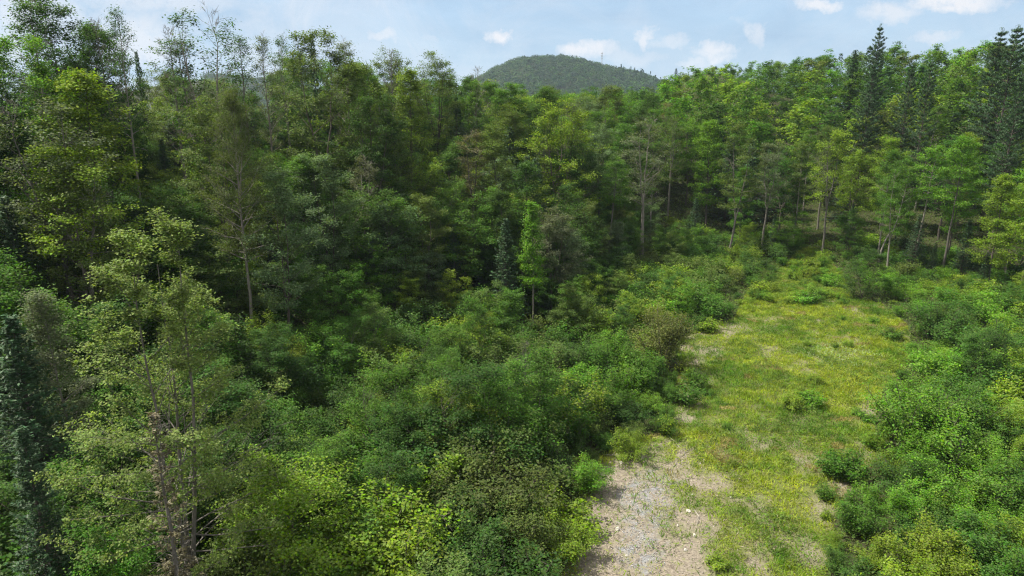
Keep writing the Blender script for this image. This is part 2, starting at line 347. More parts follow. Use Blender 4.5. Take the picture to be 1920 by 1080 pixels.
def shrub(seed, H=3.4, R=1.9, stems=13, cl=17, lpc=20, leaf=.15, sig=.2, spike=0.0, wide=1.0):
    rng = np.random.default_rng(seed); T = Tubes(); C = []
    for k in range(stems):
        az = k*2.4+rng.uniform(-.4, .4); r = R*math.sqrt((k+.5)/stems)*rng.uniform(.75, 1.1)*wide; h = H*(1-.42*(r/R)**2)*rng.uniform(.7, 1.08)
        d = np.array([r*math.cos(az), r*math.sin(az), h]); b = curve([rng.normal(0, .1*R), rng.normal(0, .1*R), 0], d*[.6, .6, 1], np.linalg.norm(d), 5, rng, wob=.08)
        b[:, :2] += np.linspace(0, 1, 5)[:, None]*d[:2]*.3
        T.add(b, np.linspace(.035, .008, 5), 4)
        for j in range(cl):
            s = rng.uniform(.18, 1)**.75; q, dq = lerp_path(b, s); off = rng.normal(0, 1, 3)*[.42, .42, .28]*(R*.38)*(1.15-s*.55); C.append(q+off)
            if j % 3 == 0: T.add([q, q+off], [.01, .005], 3)
        if spike and rng.random() < spike:
            for e in range(5): C.append(b[-1]+np.array([0, 0, .12*e])+rng.normal(0, .05, 3))
    C = np.array(C); C[:, 2] = np.maximum(C[:, 2], .15)
    rep = np.maximum(2, (lpc*rng.uniform(.5, 1.5, len(C))).astype(int)); c = np.repeat(C, rep, 0); ss = np.repeat(sig*rng.uniform(.6, 1.4, len(C)), rep)[:, None]
    c = c+rng.normal(0, 1, c.shape)*ss*[1, 1, .65]; o = nrm(c-[0, 0, H*.3])*.5
    v, f = leaves(c, leaf, leaf*.68, rng, out=o, sd=.5)
    return T.get(), (v, f)
PROTO = {}
def make(name, gen, bark, leafm, nominal):
    (tv, tf), (lv, lf) = gen
    PROTO[name] = (mesh_from(name+'_wood', tv, tf, bark, smooth=True), mesh_from(name+'_leaves', lv, lf, leafm), nominal)
def make1(name, gen, bark, leafm, nominal):      # shrub: stems and leaves in one mesh
    (tv, tf), (lv, lf) = gen
    me = mesh_from(name, np.concatenate([tv, lv]), np.concatenate([tf, lf+len(tv)]), None, mats=[bark, leafm], midx=np.r_[np.zeros(len(tf)), np.ones(len(lf))])
    PROTO[name] = (None, me, nominal)
# hero / near
make('big_maple', broadleaf(11, 20, 5.0, .16, nl=90, ns=11, nc=4, lpc=14, leaf=.12, sig=.15, leaders=3, spread=.3, base_r=.2, bare=.03, top=.95), BARK, LEAF, 20)
make('grey_young', broadleaf(15, 12, 1.5, .06, nl=52, ns=8, nc=3, lpc=16, leaf=.10, sig=.2, leaders=1, base_r=.1, elev=(25, 65)), BARK, LEAF, 12)
make('slender', broadleaf(16, 14, 1.25, .36, nl=34, ns=6, nc=3, lpc=15, leaf=.17, sig=.24, leaders=1, base_r=.09, elev=(30, 65)), BARK, LEAF, 14)
make('near_a', broadleaf(12, 18, 4.0, .35, nl=60, ns=9, nc=4, lpc=16, leaf=.12, sig=.24, leaders=1), BARK, LEAF, 18)
make('near_b', broadleaf(13, 18, 3.6, .3, nl=54, ns=9, nc=4, lpc=17, leaf=.13, sig=.28, leaders=2), BARKD, LEAF, 18)
# mid distance
for i, (s, R, cb, nl, ld, lpc, top) in enumerate([(21, 4.6, .22, 46, 2, 14, .6), (22, 4.0, .28, 44, 1, 13, .5), (23, 5.0, .3, 48, 3, 13, .55), (24, 3.6, .2, 42, 1, 14, .7), (25, 4.3, .35, 44, 2, 13, .5)]):
    make('full_%d' % i, broadleaf(s, 18, R, cb, nl=nl, ns=7, nc=3, lpc=int(lpc*1.6), leaf=.20, sig=.34, leaders=ld, top=top, bare=.04), BARKD, LEAF, 18)
for i, (s, R, cb, nl, ld, lpc) in enumerate([(31, 3.2, .5, 30, 1, 10), (32, 3.6, .45, 32, 2, 9), (33, 2.8, .55, 26, 1, 9), (34, 3.4, .36, 36, 2, 10), (35, 3.3, .4, 34, 3, 10), (36, 3.0, .46, 32, 1, 11)]):
    make('high_%d' % i, broadleaf(s, 20, R, cb, nl=nl, ns=7, nc=3, lpc=int(lpc*1.8), leaf=.19, sig=.33, leaders=ld, base_r=.2, elev=(5, 58), bare=.08, lean=.035), BARK, LEAF, 20)
for i, (s, R, cb, nl, ld, lpc) in enumerate([(41, 2.8, .3, 34, 1, 5), (42, 3.2, .35, 36, 2, 5), (43, 2.4, .4, 30, 1, 4)]):
    make('thin_%d' % i, broadleaf(s, 18, R, cb, nl=nl, ns=7, nc=3, lpc=lpc*2, leaf=.17, sig=.3, leaders=ld, bare=.16, elev=(25, 70)), BARK, LEAF, 18)
make('bare_0', broadleaf(45, 16, 2.2, .3, nl=26, ns=6, nc=1, lpc=3, leaf=.18, sig=.2, leaders=1, bare=.85, elev=(35, 75)), BARK, LEAF, 16)
for i, (s, R, cb) in enumerate([(51, 2.9, .04), (52, 2.3, .08), (53, 3.4, .05)]):
    make('spruce_%d' % i, spruce(s, 16, R, cb), BARKD, NEEDLE, 16)
make('near_spruce', spruce(58, 14, 2.4, .04, step=.3, nb=8, spl=.3, spw=.055, nsp=26), BARKD, NEEDLE, 14)
make('dying_spruce', spruce(57, 14, 1.25, .03, step=.34, nb=6, spl=.26, spw=.06, nsp=11, deadfrac=.4, droop=.45), BARK, NEEDLE, 14)
for i, s in enumerate((61, 62)): make('pine_%d' % i, pine(s, 26, 4.6+i*.6, .25), BARKD, NEEDLE, 26)
for i, (s, H, R, st, sp_, wd) in enumerate([(71, 3.4, 1.9, 13, 0, 1), (72, 3.8, 1.7, 12, .6, 1), (73, 3.0, 2.2, 15, 0, 1), (74, 4.2, 1.6, 11, .8, .9), (75, 3.2, 1.8, 13, .4, 1), (76, 3.6, 2.3, 9, .9, 1), (77, 3.0, 1.5, 8, .5, 1.2)]):
    make1('shrub_%d' % i, shrub(s, H, R, st, cl=22, lpc=26, leaf=.105 if s % 2 else .125, sig=.17 if s % 2 else .2, spike=sp_, wide=wd), BARKD, LEAF, H)
for i, (s, R) in enumerate([(81, 2.3), (82, 2.8), (83, 2.1)]):
    make('sapling_%d' % i, broadleaf(s, 8, R, .08, nl=38, ns=7, nc=3, lpc=19, leaf=.125, sig=.22, leaders=2+(s % 2), base_r=.07, elev=(12, 60), top=.5, spread=.5), BARKD, LEAF, 8)
make1('low_0', shrub(91, 1.2, .9, 12, cl=12, lpc=12, leaf=.12, sig=.14), BARKD, LEAF, 1.2)
make1('low_1', shrub(92, 1.5, .8, 10, cl=12, lpc=12, leaf=.11, sig=.12, spike=1), BARKD, LEAF, 1.5)

COUNT = {}
def plant(name, proto, x, y, h, tint, label, cat, group, wid=1.0, rot=None, sink=.1, tilt=0.0):
    if not tilt and cat == 'tree': tilt = random.uniform(-.05, .05)
    wood, leafm, nom = PROTO[proto]; s = h/nom; z = float(G(x, y))-sink
    rot = random.uniform(0, 6.28) if rot is None else rot
    if wood is None:
        o = link(name, leafm); parts = [o]
    else:
        o = link(name, None); o.empty_display_size = .5
        link('trunk', wood, o); cr = link('crown', leafm, o); parts = [cr]
    o.location = (x, y, z); o.rotation_euler = (tilt*math.cos(rot*3), tilt, rot); o.scale = (s*wid, s*wid, s)
    for p in parts: p.color = (*tint, 1)
    tag(o, label, cat, group); o['_g'] = 1; COUNT[cat] = COUNT.get(cat, 0)+1
    return o
# leaf colours (linear base colours)
C_MID = (.062, .142, .014); C_YEL = (.138, .215, .015); C_BRT = (.098, .215, .015); C_OLV = (.084, .130, .026); C_DRK = (.042, .096, .015)
C_GRY = (.10, .132, .065); C_BRN = (.115, .115, .06); C_SPR = (.034, .080, .030); C_BLU = (.054, .126, .018); C_SIL = (.10, .165, .07)
CNAME = {C_MID: 'mid-green', C_YEL: 'yellow-green', C_BRT: 'bright green', C_OLV: 'olive-green', C_DRK: 'dark green', C_GRY: 'grey-green', C_BRN: 'brownish', C_SPR: 'dark green', C_BLU: 'blue-green', C_SIL: 'silvery green'}
def jit(c, a=.14):
    k = 1+random.uniform(-a, a); return tuple(max(.005, v*k*(1+random.uniform(-a*.5, a*.5))) for v in c)

# ------------------------------------------------------------------ HERO plants: (name, proto, u, dist or None, base v or None, top v, width, tint, label)
HERO = []
def hero(name, proto, u, d, vt, tint, label, cat='tree', wid=1.0, bv=None, group=None, rot=None, tilt=0, ccx=None):
    if bv is not None: x, y = P(u, bv); d = math.hypot(x, y)
    else: x, y = at(u, d, vt)
    r = ray(u, vt); h = CAM_H+r[2]*d-float(G(x, y))+.1
    if proto[:3] == 'low' and h > 1.9: proto = 'shrub_%d' % (len(HERO) % 7)
    HERO.append((x, y, h, u, vt)); return plant(name, proto, x, y, max(h, .5), jit(tint, .04), label, cat, group or {'tree': 'trees of the forest', 'conifer': 'conifers of the forest', 'shrub': 'shrubs around the clearing'}[cat], wid, rot, tilt=tilt)
hero('maple_tree', 'big_maple', 272, 31.5, 396, (.150, .210, .052), 'large airy yellow-green maple with three grey stems, nearest tree at lower left', wid=.98, rot=2.2)
hero('dying_spruce_tree', 'dying_spruce', 285, 27, 762, (.10, .088, .045), 'slender half-dead brown-grey spruce in front of the large airy maple', 'conifer', rot=1)
hero('broadleaf_tree', 'near_a', 425, 62, 185, (.070, .098, .026), 'tall olive tree with grey trunk rising just behind the large airy maple', wid=.72)
hero('broadleaf_tree', 'high_1', 118, 60, 262, C_YEL, 'yellow-green tree with flat layered crown above a long pale bare trunk, far left', wid=1.35)
hero('broadleaf_tree', 'grey_young', 95, 44, 545, C_GRY, 'grey-green small tree left of the large airy maple', wid=1.0)
hero('spruce_tree', 'near_spruce', 18, 42, 590, C_SPR, 'dark spruce at the left picture edge beside the grey-green small tree', 'conifer', wid=1.35)
hero('spruce_tree', 'near_spruce', 40, 34, 800, C_SPR, 'dark low spruce at the left picture edge below the other one', 'conifer')
# skyline, left
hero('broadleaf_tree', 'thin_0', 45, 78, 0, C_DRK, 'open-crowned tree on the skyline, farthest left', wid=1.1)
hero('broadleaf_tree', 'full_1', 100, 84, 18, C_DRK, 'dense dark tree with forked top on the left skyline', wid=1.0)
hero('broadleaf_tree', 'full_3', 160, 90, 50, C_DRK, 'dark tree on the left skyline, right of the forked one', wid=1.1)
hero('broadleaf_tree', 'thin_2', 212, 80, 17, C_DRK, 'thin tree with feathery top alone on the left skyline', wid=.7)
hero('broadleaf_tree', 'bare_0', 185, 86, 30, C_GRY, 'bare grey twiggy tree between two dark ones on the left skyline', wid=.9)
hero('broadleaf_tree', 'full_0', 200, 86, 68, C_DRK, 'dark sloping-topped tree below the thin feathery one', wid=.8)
hero('broadleaf_tree', 'full_3', 140, 70, 142, C_YEL, 'sunlit yellow-green broad crown below the dark forked tree, upper left', wid=1.25)
hero('broadleaf_tree', 'full_0', 8, 72, 85, C_BRT, 'bright green crown cut by the left picture edge below the skyline', wid=.9)
hero('broadleaf_tree', 'thin_1', 60, 62, 172, C_GRY, 'grey-green twiggy crown below the bright crown at the left picture edge', wid=1.3)
hero('broadleaf_tree', 'full_4', 395, 72, 190, C_OLV, 'olive crown below the tallest open-crowned skyline tree', wid=1.0)
hero('broadleaf_tree', 'full_1', 130, 60, 330, C_OLV, 'olive leafy tree behind the pale bare trunk, far left', wid=1.0)
hero('broadleaf_tree', 'full_0', 515, 62, 330, C_SIL, 'silvery green bushy tree left of the round silvery one', wid=1.0)
hero('spruce_tree', 'spruce_1', 254, 108, 92, C_SPR, 'small pointed spruce in the dip of the left skyline', 'conifer', wid=.5)
hero('broadleaf_tree', 'bare_0', 312, 84, 45, C_GRY, 'bare grey-twigged tree on the skyline left of the tallest open tree', wid=1.0)
hero('broadleaf_tree', 'thin_1', 382, 82, 6, C_DRK, 'tallest open-crowned tree standing clear of the left skyline', wid=1.15)
hero('broadleaf_tree', 'thin_0', 350, 86, 75, C_DRK, 'shorter dark tree beside the tallest open-crowned one', wid=1.0)
hero('broadleaf_tree', 'thin_2', 448, 92, 68, C_DRK, 'slim open tree on the skyline, first right of the tallest', wid=1.1)
hero('broadleaf_tree', 'thin_0', 490, 94, 70, C_GRY, 'slim grey-green tree on the skyline, second right of the tallest', wid=.8)
hero('broadleaf_tree', 'thin_1', 528, 98, 60, C_DRK, 'slim dark tree on the skyline just left of the olive dome', wid=.8)
hero('broadleaf_tree', 'full_0', 585, 88, 72, C_OLV, 'big olive-green dome-crowned tree on the skyline left of centre', wid=1.0)
hero('spruce_tree', 'spruce_1', 583, 104, 60, C_SPR, 'dark spruce tip peeping over the olive dome', 'conifer', wid=.6)
hero('broadleaf_tree', 'thin_0', 645, 96, 80, C_GRY, 'thin-topped grey-green tree right of the olive dome', wid=1.0)
hero('broadleaf_tree', 'full_4', 715, 108, 98, C_OLV, 'olive tree with dead twigs on top behind the bright lime one', wid=.9)
hero('broadleaf_tree', 'bare_0', 728, 104, 90, C_GRY, 'dead twiggy tree top standing out behind the bright lime one', wid=.9)
hero('broadleaf_tree', 'full_3', 760, 92, 134, (.13, .20, .022), 'lime-green lit treetop on the skyline left of the far hill', wid=.95)
hero('broadleaf_tree', 'full_2', 815, 112, 108, C_OLV, 'rounded dark olive tree on the skyline between lime treetop and far hill', wid=.95)
hero('broadleaf_tree', 'bare_0', 888, 118, 122, C_GRY, 'dead tree with fanned bare twigs at the left foot of the far hill', wid=1.1)
# centre
hero('broadleaf_tree', 'full_2', 1050, 100, 196, C_YEL, 'bright feathery yellow-green maple below the far hill', wid=1.0)
hero('broadleaf_tree', 'thin_1', 885, 92, 238, C_BRN, 'brownish thin-leaved tree left of the bright feathery maple', wid=1.25)
hero('broadleaf_tree', 'full_4', 1130, 112, 235, C_SIL, 'pale grey-green tree right of the bright feathery maple', wid=.8)
hero('broadleaf_tree', 'thin_1', 1218, 108, 214, C_GRY, 'grey thin-leaved tree right of centre above the shrubs', wid=1.25)
hero('broadleaf_tree', 'full_1', 740, 88, 240, C_OLV, 'tall leafy olive tree under the lime treetop', wid=1.0)
hero('broadleaf_tree', 'full_0', 610, 70, 300, C_SIL, 'silvery round bushy tree in the middle left of the forest', wid=.95)
hero('spruce_tree', 'spruce_0', 948, 74, 408, C_SPR, 'dark full spruce at the forest edge in the picture centre', 'conifer', wid=1.1)
hero('spruce_tree', 'spruce_2', 850, 78, 420, C_SPR, 'dark spruce in shade left of the central one', 'conifer', wid=1.0)
hero('spruce_tree', 'spruce_1', 905, 80, 450, C_SPR, 'smaller dark spruce behind the two central ones', 'conifer', wid=1.2)
hero('broadleaf_tree', 'slender', 1000, 71, 378, C_BRT, 'slender bright green young tree with thin bare stem beside the central spruce', wid=1.0)
# back edge of the clearing
for (u, bv, vt, pr, c, wd, lab) in [(1367, 478, 238, 'high_3', C_OLV, 1.0, 'olive tree on a stout dark trunk, left end of the trunks behind the clearing'),
      (1428, 470, 262, 'high_1', C_GRY, 1.0, 'grey-green tree with pale trunk, second from the left behind the clearing'),
      (1488, 455, 270, 'high_0', C_OLV, .9, 'dull olive tree with slim trunk left of the twin trunks'),
      (1541, 482, 236, 'high_1', C_YEL, .9, 'yellow-green tree on tall twin trunks at the head of the clearing'),
      (1645, 490, 285, 'high_0', C_MID, .95, 'mid-green tree with straight pale trunk right of the twin trunks'),
      (1662, 514, 300, 'high_3', C_MID, .9, 'tree with pale leaning trunk beside the broken snag'),
      (1712, 500, 270, 'high_2', C_BRT, 1.1, 'bright green tree with slim trunk above the right shrubs'),
      (1766, 515, 262, 'high_0', C_BRT, 1.05, 'bright green tree on a pale leaning trunk at the right forest edge'),
      (1850, 545, 330, 'full_3', C_YEL, 1.0, 'low-branched yellow-green tree at the right forest edge'),
      (1905, 562, 300, 'full_1', C_YEL, 1.0, 'bright green tree on two slim stems by the right picture edge'),
      (1140, 488, 300, 'high_2', C_MID, 1.2, 'tree with thin pale trunk rising from the shrubs right of the central spruce'),
      (1206, 440, 290, 'high_0', C_MID, .9, 'tree with paired slim trunks behind the shrubs right of centre')]:
    hero('broadleaf_tree', pr, u, None, vt, c, lab, wid=wd, bv=bv)
# right ridge conifers
for (u, d, vt, pr, wd, lab) in [(1652, 165, 45, 'pine_0', .8, 'tall dark pine standing clear above the right ridge'),
      (1640, 150, 118, 'pine_1', .85, 'broad dark pine just below the tall one on the right ridge'), (1712, 150, 118, 'pine_1', .75, 'dark pine on the ridge right of the tall one'),
      (1748, 140, 112, 'pine_0', .7, 'full dark pine in the pair on the right slope'), (1880, 150, 52, 'pine_0', 1.0, 'dark pine on the skyline near the right edge'),
      (1910, 145, 48, 'pine_1', .9, 'dark pine on the skyline at the right picture edge'), (1918, 128, 140, 'pine_1', .85, 'large dark pine hanging over the right edge slope'),
      (1268, 225, 128, 'spruce_2', 1.3, 'small dark spruce on the skyline right of the far hill'), (1605, 185, 92, 'spruce_0', 1.0, 'dark spruce tip on the ridge left of the tall pine')]:
    hero('pine_tree' if 'pine' in pr else 'spruce_tree', pr, u, d, vt, (.042, .092, .034), lab, 'conifer', wid=wd)
for (u, bv, vt, pr, lab) in [(1710, 505, 400, 'spruce_2', 'dark young spruce under the trees right of the leaning trunk'), (1800, 520, 410, 'spruce_0', 'dark young spruce under the trees at the right forest edge'), (1745, 520, 455, 'spruce_2', 'low dark spruce between the two young spruces right of the clearing'),
      (1590, 462, 380, 'spruce_0', 'dark young spruce just right of the twin trunks'), (1300, 462, 370, 'spruce_2', 'dark young spruce left of the stout dark trunk'), (1448, 466, 400, 'spruce_1', 'little dark spruce beside the second trunk behind the clearing'), (1840, 545, 470, 'spruce_2', 'low dark spruce near the right picture edge')]:
    hero('spruce_tree', pr, u, None, vt, C_SPR, lab, 'conifer', wid=1.1, bv=bv)
for (u, bv, vt, c, lab) in [(1500, 455, 396, C_BRT, 'bright bush at the head of the clearing left of the twin trunks'), (1588, 478, 400, C_MID, 'round green bush behind the clearing right of the twin trunks'), (1470, 470, 415, C_BRT, 'bright green bush behind the second trunk at the head of the clearing'), (1400, 475, 425, C_YEL, 'lit yellow-green bush between the two leftmost trunks')]:
    hero('shrub', 'sapling_%d' % random.randrange(3), u, None, vt, c, lab, 'shrub', wid=1.35, bv=bv)
# shrubs one can name
for (u, bv, vt, pr, c, wd, lab) in [(1615, 560, 472, 'sapling_1', C_DRK, 1.25, 'large dark round bush at the top right of the clearing'),
      (1715, 860, 722, 'shrub_2', C_BRT, 1.0, 'large bright bush with shaded right side on the right edge of the clearing'),
      (1690, 770, 700, 'shrub_0', C_BRT, 1.0, 'bright bush behind the large shaded one, right edge'),
      (1838, 735, 615, 'sapling_0', C_BLU, 1.3, 'blue-green rounded bush among the right-hand shrubs'),
      (1238, 690, 572, 'shrub_2', (.098, .118, .028), .8, 'brown-tinged bush at the left edge of the clearing'),
      (1750, 640, 560, 'shrub_2', C_BLU, 1.1, 'blue-green wide bush behind the clearing on the right'),
      (1855, 690, 600, 'shrub_0', C_DRK, 1.0, 'dark green bush right of the blue-green rounded one'),
      (1175, 862, 812, 'low_1', C_YEL, 1.3, 'small yellow-green bush standing alone at the top of the gravel'),
      (1192, 848, 806, 'low_1', C_YEL, 1.0, 'smaller yellow-green bush just behind the lone one at the top of the gravel'),
      (1075, 1000, 948, 'low_0', C_YEL, 1.3, 'lit yellow-green bush on the left rim of the gravel'),
      (1062, 1050, 985, 'low_1', C_YEL, 1.3, 'yellow-green bush below the lit one on the left rim of the gravel'),
      (1030, 975, 925, 'low_1', C_YEL, 1.1, 'pointed yellow-green bush left of the gravel in front of dark shrubs'),
      (1100, 925, 870, 'low_0', C_BRT, 1.5, 'bright green low bush in the shade left of the gravel top'),
      (1585, 890, 845, 'low_0', C_MID, 1.0, 'small round bush in the grass at the right of the clearing'),
      (1570, 898, 868, 'low_0', C_MID, 1.0, 'low dark bush left of the small round one in the grass'),
      (1598, 905, 872, 'low_0', C_MID, 1.2, 'low dark bush right of the small round one in the grass'),
      (1600, 1000, 930, 'low_0', C_MID, 1.4, 'round dark bush by the pink earth patch'),
      (1480, 770, 743, 'low_1', C_YEL, 1.3, 'loose green bush in the middle of the clearing'),
      (1520, 760, 734, 'low_0', C_BRT, 1.3, 'loose green bush right of the mid-clearing one')]:
    hero('shrub', pr, u, None, vt, c, lab, 'shrub', wid=wd, bv=bv)

# ------------------------------------------------------------------ scatter
def region(x, y):
    """0 clearing, 1 shrubs, 2 forest"""
    u, v = proj(x, y, G(x, y))
    edge = np.interp(u, [-300, 0, 150, 330, 480, 600, 720, 850, 1000, 1100, 1180, 1290, 1400, 1450, 1500, 1570, 1640, 1760, 1860, 1960, 2200],
                        [700, 690, 640, 600, 545, 560, 575, 592, 606, 560, 490, 470, 462, 450, 440, 455, 470, 500, 530, 560, 600])
    return np.where(inpoly(x, y, CLEAR), 0, np.where(v < edge, 2, 1)), u, v
def poisson(n_try, rfun, dmin, dmax, want, az=(-42, 42), seed=1):
    rng = np.random.default_rng(seed); cell = {}; pts = []
    cs = 2.0
    d = np.sqrt(rng.uniform(dmin**2, dmax**2, n_try)); a = rng.uniform(az[0]*D2R, az[1]*D2R, n_try); X, Y = d*np.sin(a), d*np.cos(a)
    reg, u, v = region(X, Y)
    for x, y, dd, rg in zip(X, Y, d, reg):
        if rg != want: continue
        r = rfun(dd); k = int(math.ceil(r/cs)); cx, cyy = int(math.floor(x/cs)), int(math.floor(y/cs)); ok = True
        for i in range(cx-k, cx+k+1):
            for j in range(cyy-k, cyy+k+1):
                for (px, py) in cell.get((i, j), ()):
                    if (px-x)**2+(py-y)**2 < r*r: ok = False; break
                if not ok: break
            if not ok: break
        if ok: cell.setdefault((cx, cyy), []).append((x, y)); pts.append((x, y, dd))
    return pts
def skyline(u):   # highest picture row a filler treetop may reach
    return np.interp(u, [-100, 0, 60, 230, 240, 290, 330, 420, 520, 560, 660, 700, 780, 850, 900, 960, 1060, 1200, 1240, 1300, 1400, 1500, 1600, 1700, 1800, 1920, 2000],
                        [90, 85, 120, 120, 150, 140, 130, 150, 170, 110, 110, 125, 150, 130, 150, 165, 172, 165, 150, 125, 118, 105, 88, 88, 75, 68, 62])
def place(u, v):
    """rough words for where something stands"""
    a = ('at the far left', 'left of centre', 'just left of centre', 'just right of centre', 'right of centre', 'at the far right')[int(np.clip(u/320, 0, 5))]
    return a
def heroclear(x, y, h, wid):
    """keep fillers from standing in front of hero trees"""
    d = math.hypot(x, y); zg = float(G(x, y)); u, vt = proj(x, y, zg+h); u2, vb = proj(x, y, zg); w = wid*FPX/d
    for (hx, hy, hh, hu, hv) in HERO:
        hd = math.hypot(hx, hy)
        if math.hypot(hx-x, hy-y) < 1.6+.04*hh: return False
        if d < hd and hd-d < 45 and abs(float(u)-hu) < w*.35+10 and float(vt) < hv+.62*(hh*FPX/hd): return False
        if hu == 272 and d < 36 and abs(float(u)-hu-30) < 190 and float(vt) < 860: return False
    return True
SIZE_Q = {}
def LABEL(c, form, x, y, h, zone):
    """words for where a plant stands in the photo, from its treetop"""
    u, v = (float(q) for q in proj(x, y, float(G(x, y))+h)); u = min(max(u, 0), 1919); v = min(max(v, 0), 1079)
    cols = ['left picture edge', 'far left', 'left of airy maple', 'airy maple', 'right of airy maple', 'left third', 'left middle', 'under lime treetop', 'just left of centre', 'centre',
            'just right of centre', 'under far mast', 'near paired trunks', 'clearing left rim', 'left of twin trunks', 'by twin trunks', 'under ridge pine', 'right third', 'far right', 'right picture edge']
    rows = ['skyline', 'upper edge', 'high up', 'upper quarter', 'below upper quarter', 'above mid height', 'mid height', 'below mid height', 'lower third', 'low down', 'near bottom', 'bottom edge']
    size = 'tiny' if h < 1.8 else 'small' if h < 2.8 else 'middling' if h < 3.8 else 'large' if h < 5.5 else 'very large'
    if zone == 'tree': size = 'short' if h < 11 else 'medium' if h < 14.5 else 'tall' if h < 17.5 else 'very tall'
    base = '%s %s %s, %s, %s' % (size, CNAME[c], form, cols[int(u/96)], rows[int(v/90)])
    k = SIZE_Q.get(base, 0); SIZE_Q[base] = k+1
    if k:
        base += ', '+['second', 'third', 'fourth', 'fifth', 'sixth', 'seventh', 'eighth', 'ninth', 'tenth', 'eleventh', 'twelfth', 'thirteenth', 'fourteenth', 'fifteenth', 'sixteenth', 'seventeenth'][min(k-1, 15)]+' back'
    return base
# forest
pts = poisson(60000, lambda d: 4.7 if d < 115 else 5.8, 38, 150, 2, seed=4)
far = poisson(60000, lambda d: 6.4, 150, 330, 2, seed=5)
pts.sort(key=lambda p: p[2]); nb = 0; FARLIST = []
sizes = ['small ', '', 'tall ']
for (x, y, d) in pts:
    zg = float(G(x, y)); u, vb = proj(x, y, zg); u, vb = float(u), float(vb)
    if u < -120 or u > 2040: continue
    nz = float(fbm(x/16, y/16, 40, 2)); r = random.random()
    reg2, _, vv = region(np.array([x]), np.array([y-8])); edge_zone = reg2[0] != 2
    right = x/y > .12
    if edge_zone and not right: h = random.uniform(8, 15)
    else: h = random.uniform(14, 20) if right else random.uniform(15, 21)
    if right and d < 128: h = random.uniform(12, 16.5)
    # do not poke over the photographed skyline
    vs = float(skyline(u))+random.uniform(0, 14); zt = CAM_H+float(ray(u, vs)[2])*d; h = min(h, zt-zg)
    if h < 5: continue
    if nz < .40 and r < .40 or r < .07: kind = 'spruce'
    else: kind = 'broad'
    if right and d < 120 and kind == 'broad' and r < .75: pr = 'high_%d' % random.randrange(6)
    elif kind == 'spruce': pr = 'spruce_%d' % random.randrange(3); h *= .85
    elif h < 11: pr = 'sapling_%d' % random.randrange(3)
    elif r > .86: pr = 'thin_%d' % random.randrange(3)
    elif r > .74: pr = 'high_%d' % random.randrange(6)
    else: pr = 'full_%d' % random.randrange(5)
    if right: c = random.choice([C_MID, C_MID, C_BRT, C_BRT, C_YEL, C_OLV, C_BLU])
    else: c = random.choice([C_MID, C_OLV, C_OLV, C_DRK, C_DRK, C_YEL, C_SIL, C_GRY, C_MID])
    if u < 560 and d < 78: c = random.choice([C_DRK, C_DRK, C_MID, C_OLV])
    if kind == 'spruce': c = C_SPR
    if kind == 'spruce' and d < 62: pr = 'near_spruce'
    if 'thin' in pr: c = random.choice([C_GRY, C_OLV, C_BRN])
    wd = random.uniform(.9, 1.2)*(1.15 if h < 14 else 1)
    if not heroclear(x, y, h, 3.3): continue
    u2, vt = proj(x, y, zg+h)
    if nb < 300:
        side = 'on the right slope' if right else ('on the left rise' if u < 640 else 'in the central forest')
        form = {'near': 'spruce', 'spru': 'spruce', 'sapl': 'bushy young tree', 'thin': 'thin-leaved tree', 'high': 'high-crowned tree', 'full': 'full-crowned tree'}[pr[:4]]
        lab = LABEL(c, form, x, y, h, 'tree')
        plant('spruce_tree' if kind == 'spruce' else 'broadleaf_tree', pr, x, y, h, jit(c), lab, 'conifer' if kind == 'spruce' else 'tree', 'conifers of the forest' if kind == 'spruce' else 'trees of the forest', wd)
        nb += 1 if kind != 'spruce' else 0
    else: FARLIST.append((x, y, d, h, kind, c, wd))
for (x, y, d) in far:
    zg = float(G(x, y)); u, vb = proj(x, y, zg); u = float(u)
    if u < -150 or u > 2080: continue
    h = random.uniform(14, 20); vs = float(skyline(u))+random.uniform(0, 12); zt = CAM_H+float(ray(u, vs)[2])*d; h = min(h, zt-zg)
    if h < 5: continue
    u2, vt = proj(x, y, zg+h)
    if float(vt) > 420: continue
    FARLIST.append((x, y, d, h, 'spruce' if random.random() < .12 or (u > 1560 and random.random() < .25 and float(vt) < 190) else 'broad', random.choice([C_MID, C_BRT, C_OLV, C_DRK, C_BLU, C_YEL, C_MID]), random.uniform(.95, 1.25)))
def merged(name, items, label):
    protos = {'broad': [broadleaf(s, 18, 4.4, .2, nl=30, ns=6, nc=2, lpc=9, leaf=.46, sig=.5, leaders=2)[1] for s in (101, 102, 103, 104)], 'spruce': [spruce(s, 18, 3.3, .05, step=.8, nb=6, nsp=6, spl=.9, spw=.2)[1] for s in (105, 106)]}
    VV, FF, TT = [], [], []; n = 0
    for (x, y, d, h, kind, c, wd) in items:
        v, f = random.choice(protos[kind]); a = random.uniform(0, 6.28); s = h/18; ca, sa = math.cos(a)*s*wd, math.sin(a)*s*wd
        v2 = np.stack([v[:, 0]*ca-v[:, 1]*sa+x, v[:, 0]*sa+v[:, 1]*ca+y, v[:, 2]*s+float(G(x, y))], 1)
        t = C_SPR if kind == 'spruce' else c
        VV.append(v2); FF.append(f+n); TT.append(np.tile(jit(t, .2), (len(v2), 1))); n += len(v2)
    me = mesh_from(name, np.concatenate(VV), np.concatenate(FF), LEAFT, tint=np.concatenate(TT))
    o = link(name, me); tag(o, label, 'forest', None, 'stuff'); return o
merged('distant_forest', FARLIST, 'distant mixed forest covering the ridge behind the nearer trees')
print('forest individuals', COUNT, 'far', len(FARLIST))
